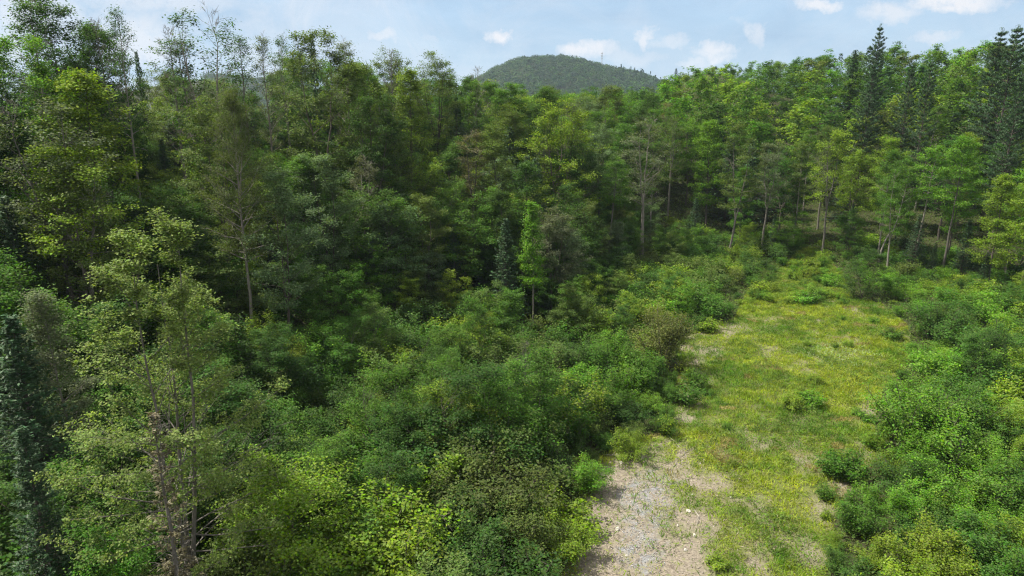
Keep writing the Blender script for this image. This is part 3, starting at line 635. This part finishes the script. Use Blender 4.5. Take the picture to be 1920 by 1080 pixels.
# understory: young trees filling the forest below the canopy
us = poisson(60000, lambda d: 2.6 if d < 100 else 3.2, 40, 128, 2, seed=14); us.sort(key=lambda p: p[2]); nu_ = 0; USREST = []
for (x, y, d) in us:
    zg = float(G(x, y)); u, vb = (float(q) for q in proj(x, y, zg))
    if u < -120 or u > 2040: continue
    right = x/y > .2
    ez = region(np.array([x]), np.array([y-7]))[0][0] != 2
    h = random.uniform(1.5, 3.4) if right else random.uniform(4, 8.5)
    if not right and (random.random() < .3 or ez): h *= 1.35
    if not heroclear(x, y, h, 1.6): continue
    c = random.choice([C_MID, C_BRT, C_DRK, C_YEL]) if right else random.choice([C_MID, C_OLV, C_SIL, C_DRK, C_MID, C_YEL, C_BLU]); sprc = random.random() < .13
    if sprc: c = C_SPR
    u2, vt = proj(x, y, zg+h)
    if nu_ < 290: plant('spruce_tree' if sprc else ('sapling' if h > 4 else 'shrub'), 'spruce_%d' % random.randrange(3) if sprc else ('sapling_%d' % random.randrange(3) if h > 4 else 'shrub_%d' % random.randrange(7)), x, y, h, jit(c), LABEL(c, 'young spruce' if sprc else ('understory tree' if h > 4 else 'woodland shrub'), x, y, h, 'under'), 'conifer' if sprc else ('sapling' if h > 4 else 'shrub'), 'young trees and shrubs under the forest canopy', random.uniform(1, 1.25)); nu_ += 1
    else: USREST.append((x, y, h, c))
# shrubland
sh = poisson(60000, lambda d: 1.75 if d < 60 else 2.3, 26, 125, 1, seed=9); sh.sort(key=lambda p: p[2]); ns_ = 0; REST = []
for (x, y, d) in sh:
    zg = float(G(x, y)); u, vb = proj(x, y, zg); u, vb = float(u), float(vb)
    if u < -120 or u > 2040 or vb > 1290: continue
    nz = float(fbm(x/7, y/7, 50, 2)); nz2 = float(fbm(x/11, y/11, 60, 2)); right = u > 1500
    h = 1.6+3.4*nz+random.uniform(-.4, .8)
    if right: h *= .85
    if not right and u < 1000 and random.random() < .16: h *= 1.5
    # low near the rim of the clearing
    near0 = region(np.array([x+1.6, x-1.6, x, x]), np.array([y, y, y+1.6, y-1.6]))[0]
    if not right and u < 1300 and region(np.array([x]), np.array([y+9]))[0][0] == 2: h = random.uniform(3.4, 6.2)
    elif not right and u < 1000: h *= 1.2
    near1 = region(np.array([x+3.8, x-3.8, x]), np.array([y, y, y+3.8]))[0]
    if (near0 == 0).any(): h *= .42
    elif (near1 == 0).any(): h *= .72
    if u < 480 and vb > 560: h *= 1.25
    if not heroclear(x, y, h, 1.4): continue
    pool = [C_MID, C_BRT, C_MID, C_BLU] if nz2 > .5 else [C_MID, C_OLV, C_DRK, C_YEL]
    if right: pool = [C_BRT, C_BRT, C_MID, C_BLU, C_YEL]
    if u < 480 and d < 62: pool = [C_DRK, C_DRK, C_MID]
    c = random.choice(pool)
    pr = 'sapling_%d' % random.randrange(3) if h > 5.6 else 'shrub_%d' % random.randrange(7)
    if random.random() < .015: pr = 'bare_0'; h = max(h, 3.4); c = C_OLV
    u2, vt = proj(x, y, zg+h); u2, vt = float(u2), float(vt)
    if vt > 1130: continue
    if ns_ < 300 or d < 60 and ns_ < 320:
        form = {'sapl': 'leafy sapling', 'shru': 'shrub', 'bare': 'shrub'}[pr[:4]]
        if pr == 'bare_0': form = 'twiggy sapling'
        plant('sapling' if form != 'shrub' else 'shrub', pr, x, y, h, jit(c), LABEL(c, form, x, y, h, 'shrub'), 'shrub', 'shrubs around the clearing', random.uniform(1.05, 1.4)); ns_ += 1
    else: REST.append((x, y, h, c))
PR2 = [shrub(s, 3.2, 1.8, 10, cl=14, lpc=16, leaf=.18, sig=.24)[1] for s in (111, 112, 113, 114)]
VV, FF, TT, n = [], [], [], 0
PR3 = [broadleaf(s, 8, 2.2, .08, nl=34, ns=6, nc=2, lpc=16, leaf=.17, sig=.25, leaders=2, elev=(12, 60), top=.5, spread=.5)[1] for s in (115, 116, 117)]
for (x, y, h, c) in REST+USREST:
    v, f = random.choice(PR3 if h > 4 else PR2); a = random.uniform(0, 6.28); s = h/(8 if h > 4 else 3.2); w = s*1.15
    VV.append(np.stack([(v[:, 0]*math.cos(a)-v[:, 1]*math.sin(a))*w+x, (v[:, 0]*math.sin(a)+v[:, 1]*math.cos(a))*w+y, v[:, 2]*s+float(G(x, y))], 1)); FF.append(f+n); TT.append(np.tile(jit(c), (len(v), 1))); n += len(v)
print('shrubs', ns_, 'rest', len(REST), COUNT)
if REST: tag(link('shrub_thicket', mesh_from('shrub_thicket', np.concatenate(VV), np.concatenate(FF), LEAFT, tint=np.concatenate(TT))), 'dense thicket of far shrubs along the forest edge', 'thicket', None, 'stuff')

rw = random.Random(91); nw = 0; cxs = [p[0] for p in CLEAR]; cys = [p[1] for p in CLEAR]
for k in range(900):
    x, y = rw.uniform(min(cxs), max(cxs)), rw.uniform(min(cys), max(cys))
    if region(np.array([x]), np.array([y]))[0][0] != 0 or inpoly(np.array([x]), np.array([y]), BARE)[0]: continue
    u, v = (float(q) for q in proj(x, y, float(G(x, y)))); e = region(np.array([x+2.2, x-2.2, x, x]), np.array([y, y, y+2.2, y-2.2]))[0]
    pr_ = .75 if v < 575 else .42 if (e == 1).any() else .07
    if rw.random() > pr_ or v > 1090 or nw >= 210: continue
    h = rw.uniform(.6, 1.6) if v < 575 or (e == 1).any() else rw.uniform(.4, .9); c = rw.choice([C_YEL, C_BRT, C_YEL, C_MID])
    plant('weed_clump', 'low_%d' % rw.randrange(2), x, y, h, jit(c), LABEL(c, 'leafy weed clump', x, y, h, 'weed'), 'weeds', 'leafy weed clumps in the clearing', rw.uniform(1, 1.7)); nw += 1
# ------------------------------------------------------------------ ground cover (stuff)
def scatter(n, box, want, seed, dens=None):
    rng = np.random.default_rng(seed); x = rng.uniform(box[0], box[1], n); y = rng.uniform(box[2], box[3], n); reg, u, v = region(x, y)
    m = np.isin(reg, want) & (u > -80) & (u < 2000) & (v < 1160)
    return x[m], y[m], rng
jx = lambda x, y, s: x+(fbm(x/1.7, y/1.7, s, 3)-.5)*2.6
def bare_mask(x, y):
    a = 0
    for k in range(4): a = a+.25*inpoly(jx(x, y, 11+10*k)+(vnoise(x*3, y*3, 90+k)-.5)*.8, jx(y, x, 12+10*k)+(vnoise(x*3, y*3, 95+k)-.5)*.8, BARE)
    b = 0*a
    for (u, v, r) in [(1585, 915, 1.1), (1350, 905, .8), (1300, 700, 1.4), (1335, 655, 1.6), (1375, 615, 1.5), (1630, 770, .8), (1520, 1040, 1.0), (1290, 660, 1.2), (1290,755,1.0), (1420,1060,.7),(1540,960,1.0)]:
        px, py = P(u, v); b = np.maximum(b, np.exp(-((x-px)**2+(y-py)**2/2.5)/r**2)*1.2)
    b = np.maximum(b, np.clip((fbm(x/2.6, y/2.6, 17, 4)-.62)*7, 0, .7))
    b = np.maximum(b, .95*inpoly(jx(x, y, 61), jx(y, x, 62), STRIP)*(fbm(x/1.5, y/1.5, 63, 3) > .42))
    b = b*(0.45+fbm(x/.8, y/.8, 18, 3))
    a = a*np.clip(1.25-1.1*np.clip((fbm(x/1.9, y/1.9, 19, 4)-.44)*6, 0, 1)*np.clip((x-6)/7, .25, 1), 0, 1)
    return np.clip(np.maximum(a, b*.75), 0, 1)
xs = [p[0] for p in CLEAR]; ys = [p[1] for p in CLEAR]; box = (min(xs)-3, max(xs)+3, min(ys)-3, max(ys)+3)
# grass blades
x, y, rng = scatter(1000000, box, [0], 21)
bm_ = bare_mask(x, y); keep = rng.random(len(x)) > bm_*.93
keep &= (fbm(x/.9, y/.9, 23, 3)+rng.uniform(-.25, .25, len(x))) > .38
x, y = x[keep], y[keep]; d = np.hypot(x, y); n = len(x); hgt = (.14+.34*fbm(x/3, y/3, 24, 3)**1.5*1.6)*rng.uniform(.6, 1.3, n)
c = np.stack([x, y, G(x, y)+hgt*.42], 1); ax = rng.normal(0, .5, (n, 3)); ax[:, 2] = 1
v, f = leaves(c, hgt, .035+.0004*d, rng, up=.4, sd=.8, axis=nrm(ax), axsd=.05, fold=0)
g1, g2 = fbm(x/5, y/5, 25, 3), fbm(x/1.6, y/1.6, 26, 3)
t = np.clip((g1-.5)*2.6+(g2-.5)*1.1+.64, 0, 1)[:, None]
t = np.clip(t-.35*(fbm(x/.9, y/.9, 29, 2)[:, None] > .62), 0, 1); tint = np.array([.085, .175, .014])*(1-t)+np.array([.255, .31, .026])*t; br = (fbm(x/2.2, y/2.2, 27, 3) > .72)[:, None]; tint = np.where(br, np.array([.22, .20, .07]), tint)
# the pale flower drift
fx, fy = P(1565, 662); fl = (np.exp(-((x-fx)**2+(y-fy)**2)/16) > rng.uniform(.25, 2.2, n))[:, None]; tint = np.where(fl, np.array([.28, .36, .20]), tint)
tag(link('meadow_grass', mesh_from('meadow_grass', v, f, GRASSM, tint=np.repeat(tint, 4, 0))), 'yellow-green meadow grass and weeds of the clearing', 'grass', None, 'stuff'); print('grass', n)
# broad-leaved weeds in tufts
x, y, rng = scatter(26000, box, [0], 31); bm_ = bare_mask(x, y); cl = fbm(x/4, y/4, 33, 3); k = (cl+rng.uniform(-.15, .15, len(x))+.3*sst(75, 105, y) > .54) & (rng.random(len(x)) > bm_*.95); x, y, cl = x[k], y[k], cl[k]
rep = 26; s0 = rng.uniform(.12, .34, len(x)); X = np.repeat(x, rep); Y = np.repeat(y, rep); SS = np.repeat(s0, rep); n = len(X)
c = np.stack([X+rng.normal(0, 1, n)*SS, Y+rng.normal(0, 1, n)*SS, G(X, Y)+np.abs(rng.normal(0, 1, n))*SS*.9+.08], 1); v, f = leaves(c, .13, .08, rng, sd=.5)
tt = np.repeat(rng.random(len(x)), rep)[:, None]; tint = np.where(tt < .45, np.array([.09, .155, .022]), np.where(tt < .8, np.array([.115, .19, .022]), np.array([.07, .13, .02])))
tag(link('meadow_weeds', mesh_from('meadow_weeds', v, f, GRASSM, tint=np.repeat(tint, 4, 0))), 'leafy green weeds in clumps across the clearing', 'weeds', None, 'stuff')
# undergrowth beneath the shrubs and forest edge
bx = (-75, 115, 18, 165); x, y, rng = scatter(800000, bx, [1, 2], 41); reg, u, v0 = region(x, y); k = (reg == 1) | (rng.random(len(x)) < .7); x, y = x[k], y[k]; n = len(x)
c = np.stack([x, y, G(x, y)+.1+.9*fbm(x/2, y/2, 42, 3)*rng.random(n)], 1); v, f = leaves(c, .24, .15, rng, sd=.55)
tt = fbm(x/3, y/3, 43, 3)[:, None]; tint = np.array([.045, .09, .018])*(1-tt)+np.array([.10, .16, .025])*tt
tag(link('undergrowth', mesh_from('undergrowth', v, f, LEAFT, tint=np.repeat(tint, 4, 0))), 'low green undergrowth beneath the shrubs', 'undergrowth', None, 'stuff'); print('under', n)

# ------------------------------------------------------------------ terrain mesh
def axis(lo, hi, f0, f1, step, grow=1.11):
    mid = list(np.arange(f0, f1, step)); a = []; s = step; p = f0
    while p > lo: s *= grow; p -= s; a.append(p)
    b = []; s = step; p = mid[-1]
    while p < hi: s = min(s*grow, 45); p += s; b.append(p)
    return np.array(a[::-1]+mid+b)
gx = axis(-2500, 2500, -14, 70, .45); gy = axis(-300, 2500, 22, 118, .45)
X, Y = np.meshgrid(gx, gy); Z = G(X, Y); nx, ny = len(gx), len(gy); i = np.arange(nx*ny).reshape(ny, nx)
f = np.stack([i[:-1, :-1], i[:-1, 1:], i[1:, 1:], i[1:, :-1]], -1).reshape(-1, 4)
reg, uu, vv = region(X, Y); bm_ = bare_mask(X, Y)*(reg == 0)
gm = inpoly(jx(X, Y, 13), jx(Y, X, 14), GRAV)*1.0
tint = np.stack([np.where(reg == 0, 1.0, 0.0), bm_, gm], -1).reshape(-1, 3)
GM = newmat('ground'); b = NB(GM); o = b.n('ShaderNodeOutputMaterial'); p = b.n('ShaderNodeBsdfPrincipled'); p.inputs['Roughness'].default_value = .95; p.inputs['Specular IOR Level'].default_value = .15
at_ = b.n('ShaderNodeAttribute', attribute_name='tint'); sx = b.n('ShaderNodeSeparateColor'); b.l(at_.outputs['Color'], sx.inputs[0]); tcx = b.n('ShaderNodeTexCoord'); ob = tcx.outputs['Object']
n1, n2, n3 = b.noise(ob, .9, 6, .7), b.noise(ob, 6, 5, .7), b.noise(ob, 22, 3, .6)
soil = b.mix(b.math('MULTIPLY_ADD', n1, 2.4, -.7, clamp=True), (.030, .028, .018), (.055, .065, .022))
mead = b.mix(b.math('MULTIPLY_ADD', n1, 2.6, -.8, clamp=True), (.085, .125, .024), (.14, .135, .05))
dirt = b.mix(b.math('MULTIPLY_ADD', n2, 2.8, -.9, clamp=True), (.12, .102, .080), (.285, .25, .205))
vor = b.n('ShaderNodeTexVoronoi'); vor.inputs['Scale'].default_value = 9; b.l(ob, vor.inputs['Vector'])
grav = b.mix(vor.outputs['Color'], (.13, .135, .14), (.28, .285, .30))
dirt2 = b.mix(b.math('MULTIPLY_ADD', b.noise(ob, 1.6, 6, .75), 5, -2.65, clamp=True), dirt, (.17, .19, .06))
gfac = b.math('MULTIPLY', sx.outputs[2], b.math('MULTIPLY_ADD', b.noise(ob, 1.3, 5, .7), 5, -2.2, clamp=True))
dirt3 = b.mix(gfac, dirt2, grav)
c = b.mix(sx.outputs[1], mead, dirt3); c = b.mix(sx.outputs[0], soil, c); b.l(c, p.inputs['Base Color'])
bp = b.n('ShaderNodeBump'); bp.inputs['Strength'].default_value = .7; bp.inputs['Distance'].default_value = .12; b.l(b.math('ADD', n2, b.math('MULTIPLY', n3, .5)), bp.inputs['Height']); b.l(bp.outputs[0], p.inputs['Normal']); b.l(p.outputs[0], o.inputs[0])
tag(link('ground', mesh_from('ground', np.stack([X, Y, Z], -1).reshape(-1, 3), f, GM, smooth=True, tint=tint)), None, None, None, 'structure')

# canopy of the distant hills
rng = np.random.default_rng(77); n = 60000; x = rng.uniform(-1300, 900, n); y = rng.uniform(900, 1750, n); z = G(x, y); dens = fbm(x/60, y/60, 78, 3)
u, v0 = proj(x, y, z); k = (z > -5) & (((u > 800) & (u < 1340)) | ((u > 380) & (u < 640) & (rng.random(n) < .5))) & (y < 1620); x, y, z, u = x[k], y[k], z[k], u[k]; print('hill crowns', len(x))
x, y, z, u = x[:8000], y[:8000], z[:8000], u[:8000]
m = 34; rad = rng.uniform(3.4, 8.0, len(x)); con = rng.random(len(x)) < .01+.14*(u > 1160); X = np.repeat(x, m); Y = np.repeat(y, m); Z = np.repeat(z, m); Rr = np.repeat(rad, m); Cn = np.repeat(con, m)
dv = rng.normal(0, 1, (len(X), 3)); dv = nrm(dv); dv[:, 2] = np.abs(dv[:, 2]); tz = rng.random(len(X)); top_ = Rr*1.1
px = np.where(Cn, X+dv[:, 0]*Rr*.45*(1-tz), X+dv[:, 0]*Rr); py = np.where(Cn, Y+dv[:, 1]*Rr*.45*(1-tz), Y+dv[:, 1]*Rr); pz = np.where(Cn, Z+3+tz*Rr*2.4, Z+3+Rr*.5+dv[:, 2]*top_)
v, f = leaves(np.stack([px, py, pz], 1), 3.0, 2.4, rng, out=dv*1.2, sd=.35)
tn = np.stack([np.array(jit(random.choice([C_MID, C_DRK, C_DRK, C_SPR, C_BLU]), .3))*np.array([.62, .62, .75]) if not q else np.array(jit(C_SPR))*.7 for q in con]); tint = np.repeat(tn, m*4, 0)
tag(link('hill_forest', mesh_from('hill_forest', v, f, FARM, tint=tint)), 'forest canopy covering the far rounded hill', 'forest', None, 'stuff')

# ------------------------------------------------------------------ radio mast on the far hill
def mast():
    d = 1440; x, y = at(1129, d, 98); zt = CAM_H+float(ray(1129, 98)[2])*d; zb = float(G(x, y)); root = link('radio_mast', None); root.location = (x, y, zb); tag(root, 'slim steel radio mast with antennas standing on the far hill', 'mast')
    H = zt-zb; T = Tubes(); s = 1.0; steel = plainmat('galvanised_steel', (.38, .38, .38), .5, .3)
    for a in range(3): T.add([[s*math.cos(a*2.094), s*math.sin(a*2.094), 0], [s*.5*math.cos(a*2.094), s*.5*math.sin(a*2.094), H]], .17, 5)
    k = 0; z = 0
    while z < H-2:
        for a in range(3):
            r1, r2 = s*(1-.5*z/H), s*(1-.5*(z+2)/H); a1, a2 = a*2.094, (a+1)*2.094; T.add([[r1*math.cos(a1), r1*math.sin(a1), z], [r2*math.cos(a2), r2*math.sin(a2), z+2]], .08, 4)
        z += 2
    v, f = T.get(); link('lattice', mesh_from('lattice', v, f, steel), root)
    for hh, n in ((H-2, 6), (H-7, 6), (H-12, 3)):
        B = Tubes()
        for a in range(n): t = a*2*math.pi/n; B.add([[1.6*math.cos(t), 1.6*math.sin(t), hh-1], [1.6*math.cos(t), 1.6*math.sin(t), hh+1]], .28, 4); B.add([[0, 0, hh], [1.6*math.cos(t), 1.6*math.sin(t), hh]], .07, 4)
        v, f = B.get(); link('antenna_array', mesh_from('antenna_array', v, f, steel), root)
mast()

# ------------------------------------------------------------------ stones, rocks, fallen branches
def stones(n, seed, polyg, smin, smax, cols):
    rng = np.random.default_rng(seed); px = [p[0] for p in polyg]; py = [p[1] for p in polyg]; x = rng.uniform(min(px), max(px), n); y = rng.uniform(min(py), max(py), n)
    k = inpoly(jx(x, y, 11), jx(y, x, 12), polyg); x, y = x[k], y[k]; n = len(x)
    base = np.array([[1, 0, 0], [0, 1, 0], [-1, 0, 0], [0, -1, 0], [0, 0, .8], [0, 0, -.5]]); fc = np.array([[0, 1, 4], [1, 2, 4], [2, 3, 4], [3, 0, 4], [1, 0, 5], [2, 1, 5], [3, 2, 5], [0, 3, 5]])
    s = (smin+(smax-smin)*rng.random(n)**3)[:, None, None]; v = base[None]*s*rng.uniform(.6, 1.3, (n, 6, 3)); a = rng.uniform(0, 6.28, n); R_ = np.stack([np.stack([np.cos(a), -np.sin(a)], -1), np.stack([np.sin(a), np.cos(a)], -1)], -2)
    v[..., :2] = np.einsum('nij,nkj->nki', R_, v[..., :2]); v[..., 0] += x[:, None]; v[..., 1] += y[:, None]; v[..., 2] += (G(x, y)+.01)[:, None]
    f = (fc[None]+np.arange(n)[:, None, None]*6).reshape(-1, 3); ci = rng.integers(0, len(cols), n); t = np.repeat(np.array(cols)[ci]*rng.uniform(.8, 1.2, (n, 1)), 6, 0)
    return v.reshape(-1, 3), f, t
SM = newmat('stone'); b = NB(SM); o = b.n('ShaderNodeOutputMaterial'); p = b.n('ShaderNodeBsdfPrincipled'); p.inputs['Roughness'].default_value = .85; a_ = b.n('ShaderNodeAttribute', attribute_name='tint'); b.l(a_.outputs['Color'], p.inputs['Base Color']); b.l(p.outputs[0], o.inputs[0])
v, f, t = stones(3600, 5, BARE, .01, .075, [(.27, .24, .20), (.21, .185, .155), (.35, .325, .29), (.16, .14, .12)]); v2, f2, t2 = stones(5500, 6, GRAV, .012, .06, [(.26, .275, .30), (.21, .22, .24), (.36, .375, .40), (.13, .13, .135)])
tag(link('gravel', mesh_from('gravel', np.concatenate([v, v2]), np.concatenate([f, f2+len(v)]), SM, tint=np.concatenate([t, t2]))), 'pale and bluish gravel scattered over the bare earth', 'gravel', None, 'stuff')
# twigs and litter on the bare ground
rng = np.random.default_rng(55); px = [p[0] for p in BARE]; py = [p[1] for p in BARE]; n = 4500; x = rng.uniform(min(px)-2, max(px)+2, n); y = rng.uniform(min(py)-2, max(py)+3, n); k = inpoly(x, y, CLEAR); x, y = x[k], y[k]; n = len(x)
v, f = leaves(np.stack([x, y, G(x, y)+.04], 1), .42, .03, rng, sd=.15); t = np.where(rng.random((n, 1)) < .5, np.array([.30, .25, .19]), np.array([.13, .105, .08]))
tag(link('twig_litter', mesh_from('twig_litter', v, f, SM, tint=np.repeat(t, 4, 0))), 'dry twigs and straw littered over the bare earth', 'litter', None, 'stuff')
ROCKM = plainmat('pale_rock', (.26, .24, .21), .9, 0, 5, (.46, .44, .40))
import bmesh
def rock(u, v, size, label, seed):
    x, y = P(u, v); bm = bmesh.new(); bmesh.ops.create_icosphere(bm, subdivisions=3, radius=1); rr = random.Random(seed); sx_, sy_, sz_ = size*.75*rr.uniform(.8, 1.3), size*.75*rr.uniform(.5, .9), size*rr.uniform(.35, .55); pl = [Vector((rr.uniform(-1, 1), rr.uniform(-1, 1), rr.uniform(-.2, 1))).normalized() for _ in range(11)]
    for w in bm.verts:
        c = w.co.copy()
        for q in pl:
            e = c.dot(q)-.72
            if e > 0: c -= q*e
        w.co = Vector((c.x*sx_, c.y*sy_, c.z*sz_))
    me = bpy.data.meshes.new('pale_rock'); bm.to_mesh(me); bm.free(); me.materials.append(ROCKM); o = link('pale_rock', me); o.location = (x, y, float(G(x, y))+sz_*.25); o.rotation_euler = (0, rr.uniform(-.1, .1), rr.uniform(0, 6)); tag(o, label, 'rock', 'pale rocks on the bare earth')
for k, r in enumerate([(1302, 1008, .30, 'pale rock near the lower right of the bare earth'), (1291, 960, .34, 'flat pale rock on the right side of the gravel, upper one'), (1320, 866, .20, 'small white rock at the upper right of the bare earth'), (1164, 868, .26, 'elongated pale rock at the top left of the bare earth'), (1204, 860, .18, 'small pale rock right of the lone yellow-green bush'), (1312, 872, .13, 'tiny white rock beside the small white one'), (1285, 1035, .22, 'pale rock below the lower right one'), (1158, 993, .26, 'grey rock on the left of the gravel'), (1370, 934, .16, 'tiny white rock on the right edge of the bare earth'), (1270, 990, .16, 'small pale rock in the middle right of the gravel'), (1072, 1008, .22, 'rock beside the lit yellow-green bush on the left rim'), (1175, 1042, .14, 'small pale rock near the bottom of the gravel'), (1205, 920, .16, 'small pale rock inside the bluish gravel'), (1298, 930, .16, 'small white rock just above the flat pale one')]): rock(*r, 200+k)
def branch(pts, r, label, mat=BARKP):
    g = [np.array([*P(u, v), 0]) for u, v in pts]
    for q in g: q[2] = float(G(q[0], q[1]))+r*1.2
    T = Tubes(); g = np.array(g); m = np.array([lerp_path(g, t)[0] for t in np.linspace(0, 1, 9)]); rg = np.random.default_rng(int(pts[0][0])); m[1:-1] += rg.normal(0, .05, (7, 3)); m -= g[0]*[1, 1, 0]; T.add(m, np.linspace(r, r*.4, 9), 6)
    for j in range(4):
        q, dq = lerp_path(m, rg.uniform(.3, .95)); dd = dq+rg.normal(0, .6, 3); dd[2] = abs(dd[2])*.4; T.add(curve(q, dd, rg.uniform(.4, .9), 3, rg), [r*.5, r*.35, r*.15], 4)
    v, f = T.get(); v[:, 2] -= g[0][2]; o = link('fallen_branch', mesh_from('fallen_branch', v, f, mat, smooth=True)); o.location = tuple(g[0]); tag(o, label, 'branch', 'fallen branches on the ground')
branch([(1132, 856), (1150, 856), (1158, 853)], .05, 'pale fallen branch on the top left rim of the bare earth')
branch([(1252, 818), (1280, 850), (1288, 862)], .04, 'long pale fallen branch at the top of the bare earth')
branch([(1262, 878), (1276, 860), (1284, 852)], .03, 'pale fallen branch crossing under the long one')
branch([(1062, 928), (1080, 936), (1085, 942)], .04, 'fallen branch in the shade left of the gravel')
branch([(1076, 1020), (1084, 1032)], .04, 'short fallen branch below the lit bush on the left rim')
branch([(1298, 955), (1312, 972), (1308, 985)], .03, 'fallen branch on the right side of the gravel')
branch([(1470, 1052), (1510, 1062)], .05, 'fallen branch in the grass near the bottom of the photo')
def snag(u, bv, pts, label):
    x, y = P(u, bv); T = Tubes(); T.add(pts[0], pts[1], 7); v, f = T.get(); o = link('tree_snag', mesh_from('tree_snag', v, f, BARKP, smooth=True)); o.location = (x, y, float(G(x, y))-.1); tag(o, label, 'dead trunk')
snag(1648, 492, ([[0, 0, 0], [.1, 0, 2], [.5, 0, 3.6], [1.1, 0, 5.0], [1.25, 0, 5.1]], [.16, .14, .12, .09, .05]), 'pale broken leaning snag left of the leaning trunk at the right forest edge')

# ------------------------------------------------------------------ haze
def haze():
    bm = bmesh.new(); bmesh.ops.create_cube(bm, size=1); me = bpy.data.meshes.new('haze'); bm.to_mesh(me); bm.free(); m = newmat('haze_air'); b = NB(m); o = b.n('ShaderNodeOutputMaterial'); v = b.n('ShaderNodeVolumePrincipled')
    v.inputs['Color'].default_value = (.62, .78, 1.0, 1); v.inputs['Density'].default_value = .00010; v.inputs['Anisotropy'].default_value = .2; b.l(v.outputs[0], o.inputs['Volume']); me.materials.append(m)
    ob = link('haze', me); ob.scale = (5400, 3300, 190); ob.location = (0, 1150, 64); tag(ob, 'pale summer haze over the valley', 'haze', None, 'stuff')
haze()
for o in list(scene.objects):
    if '_g' in o: del o['_g']
print('objects', len(scene.objects))
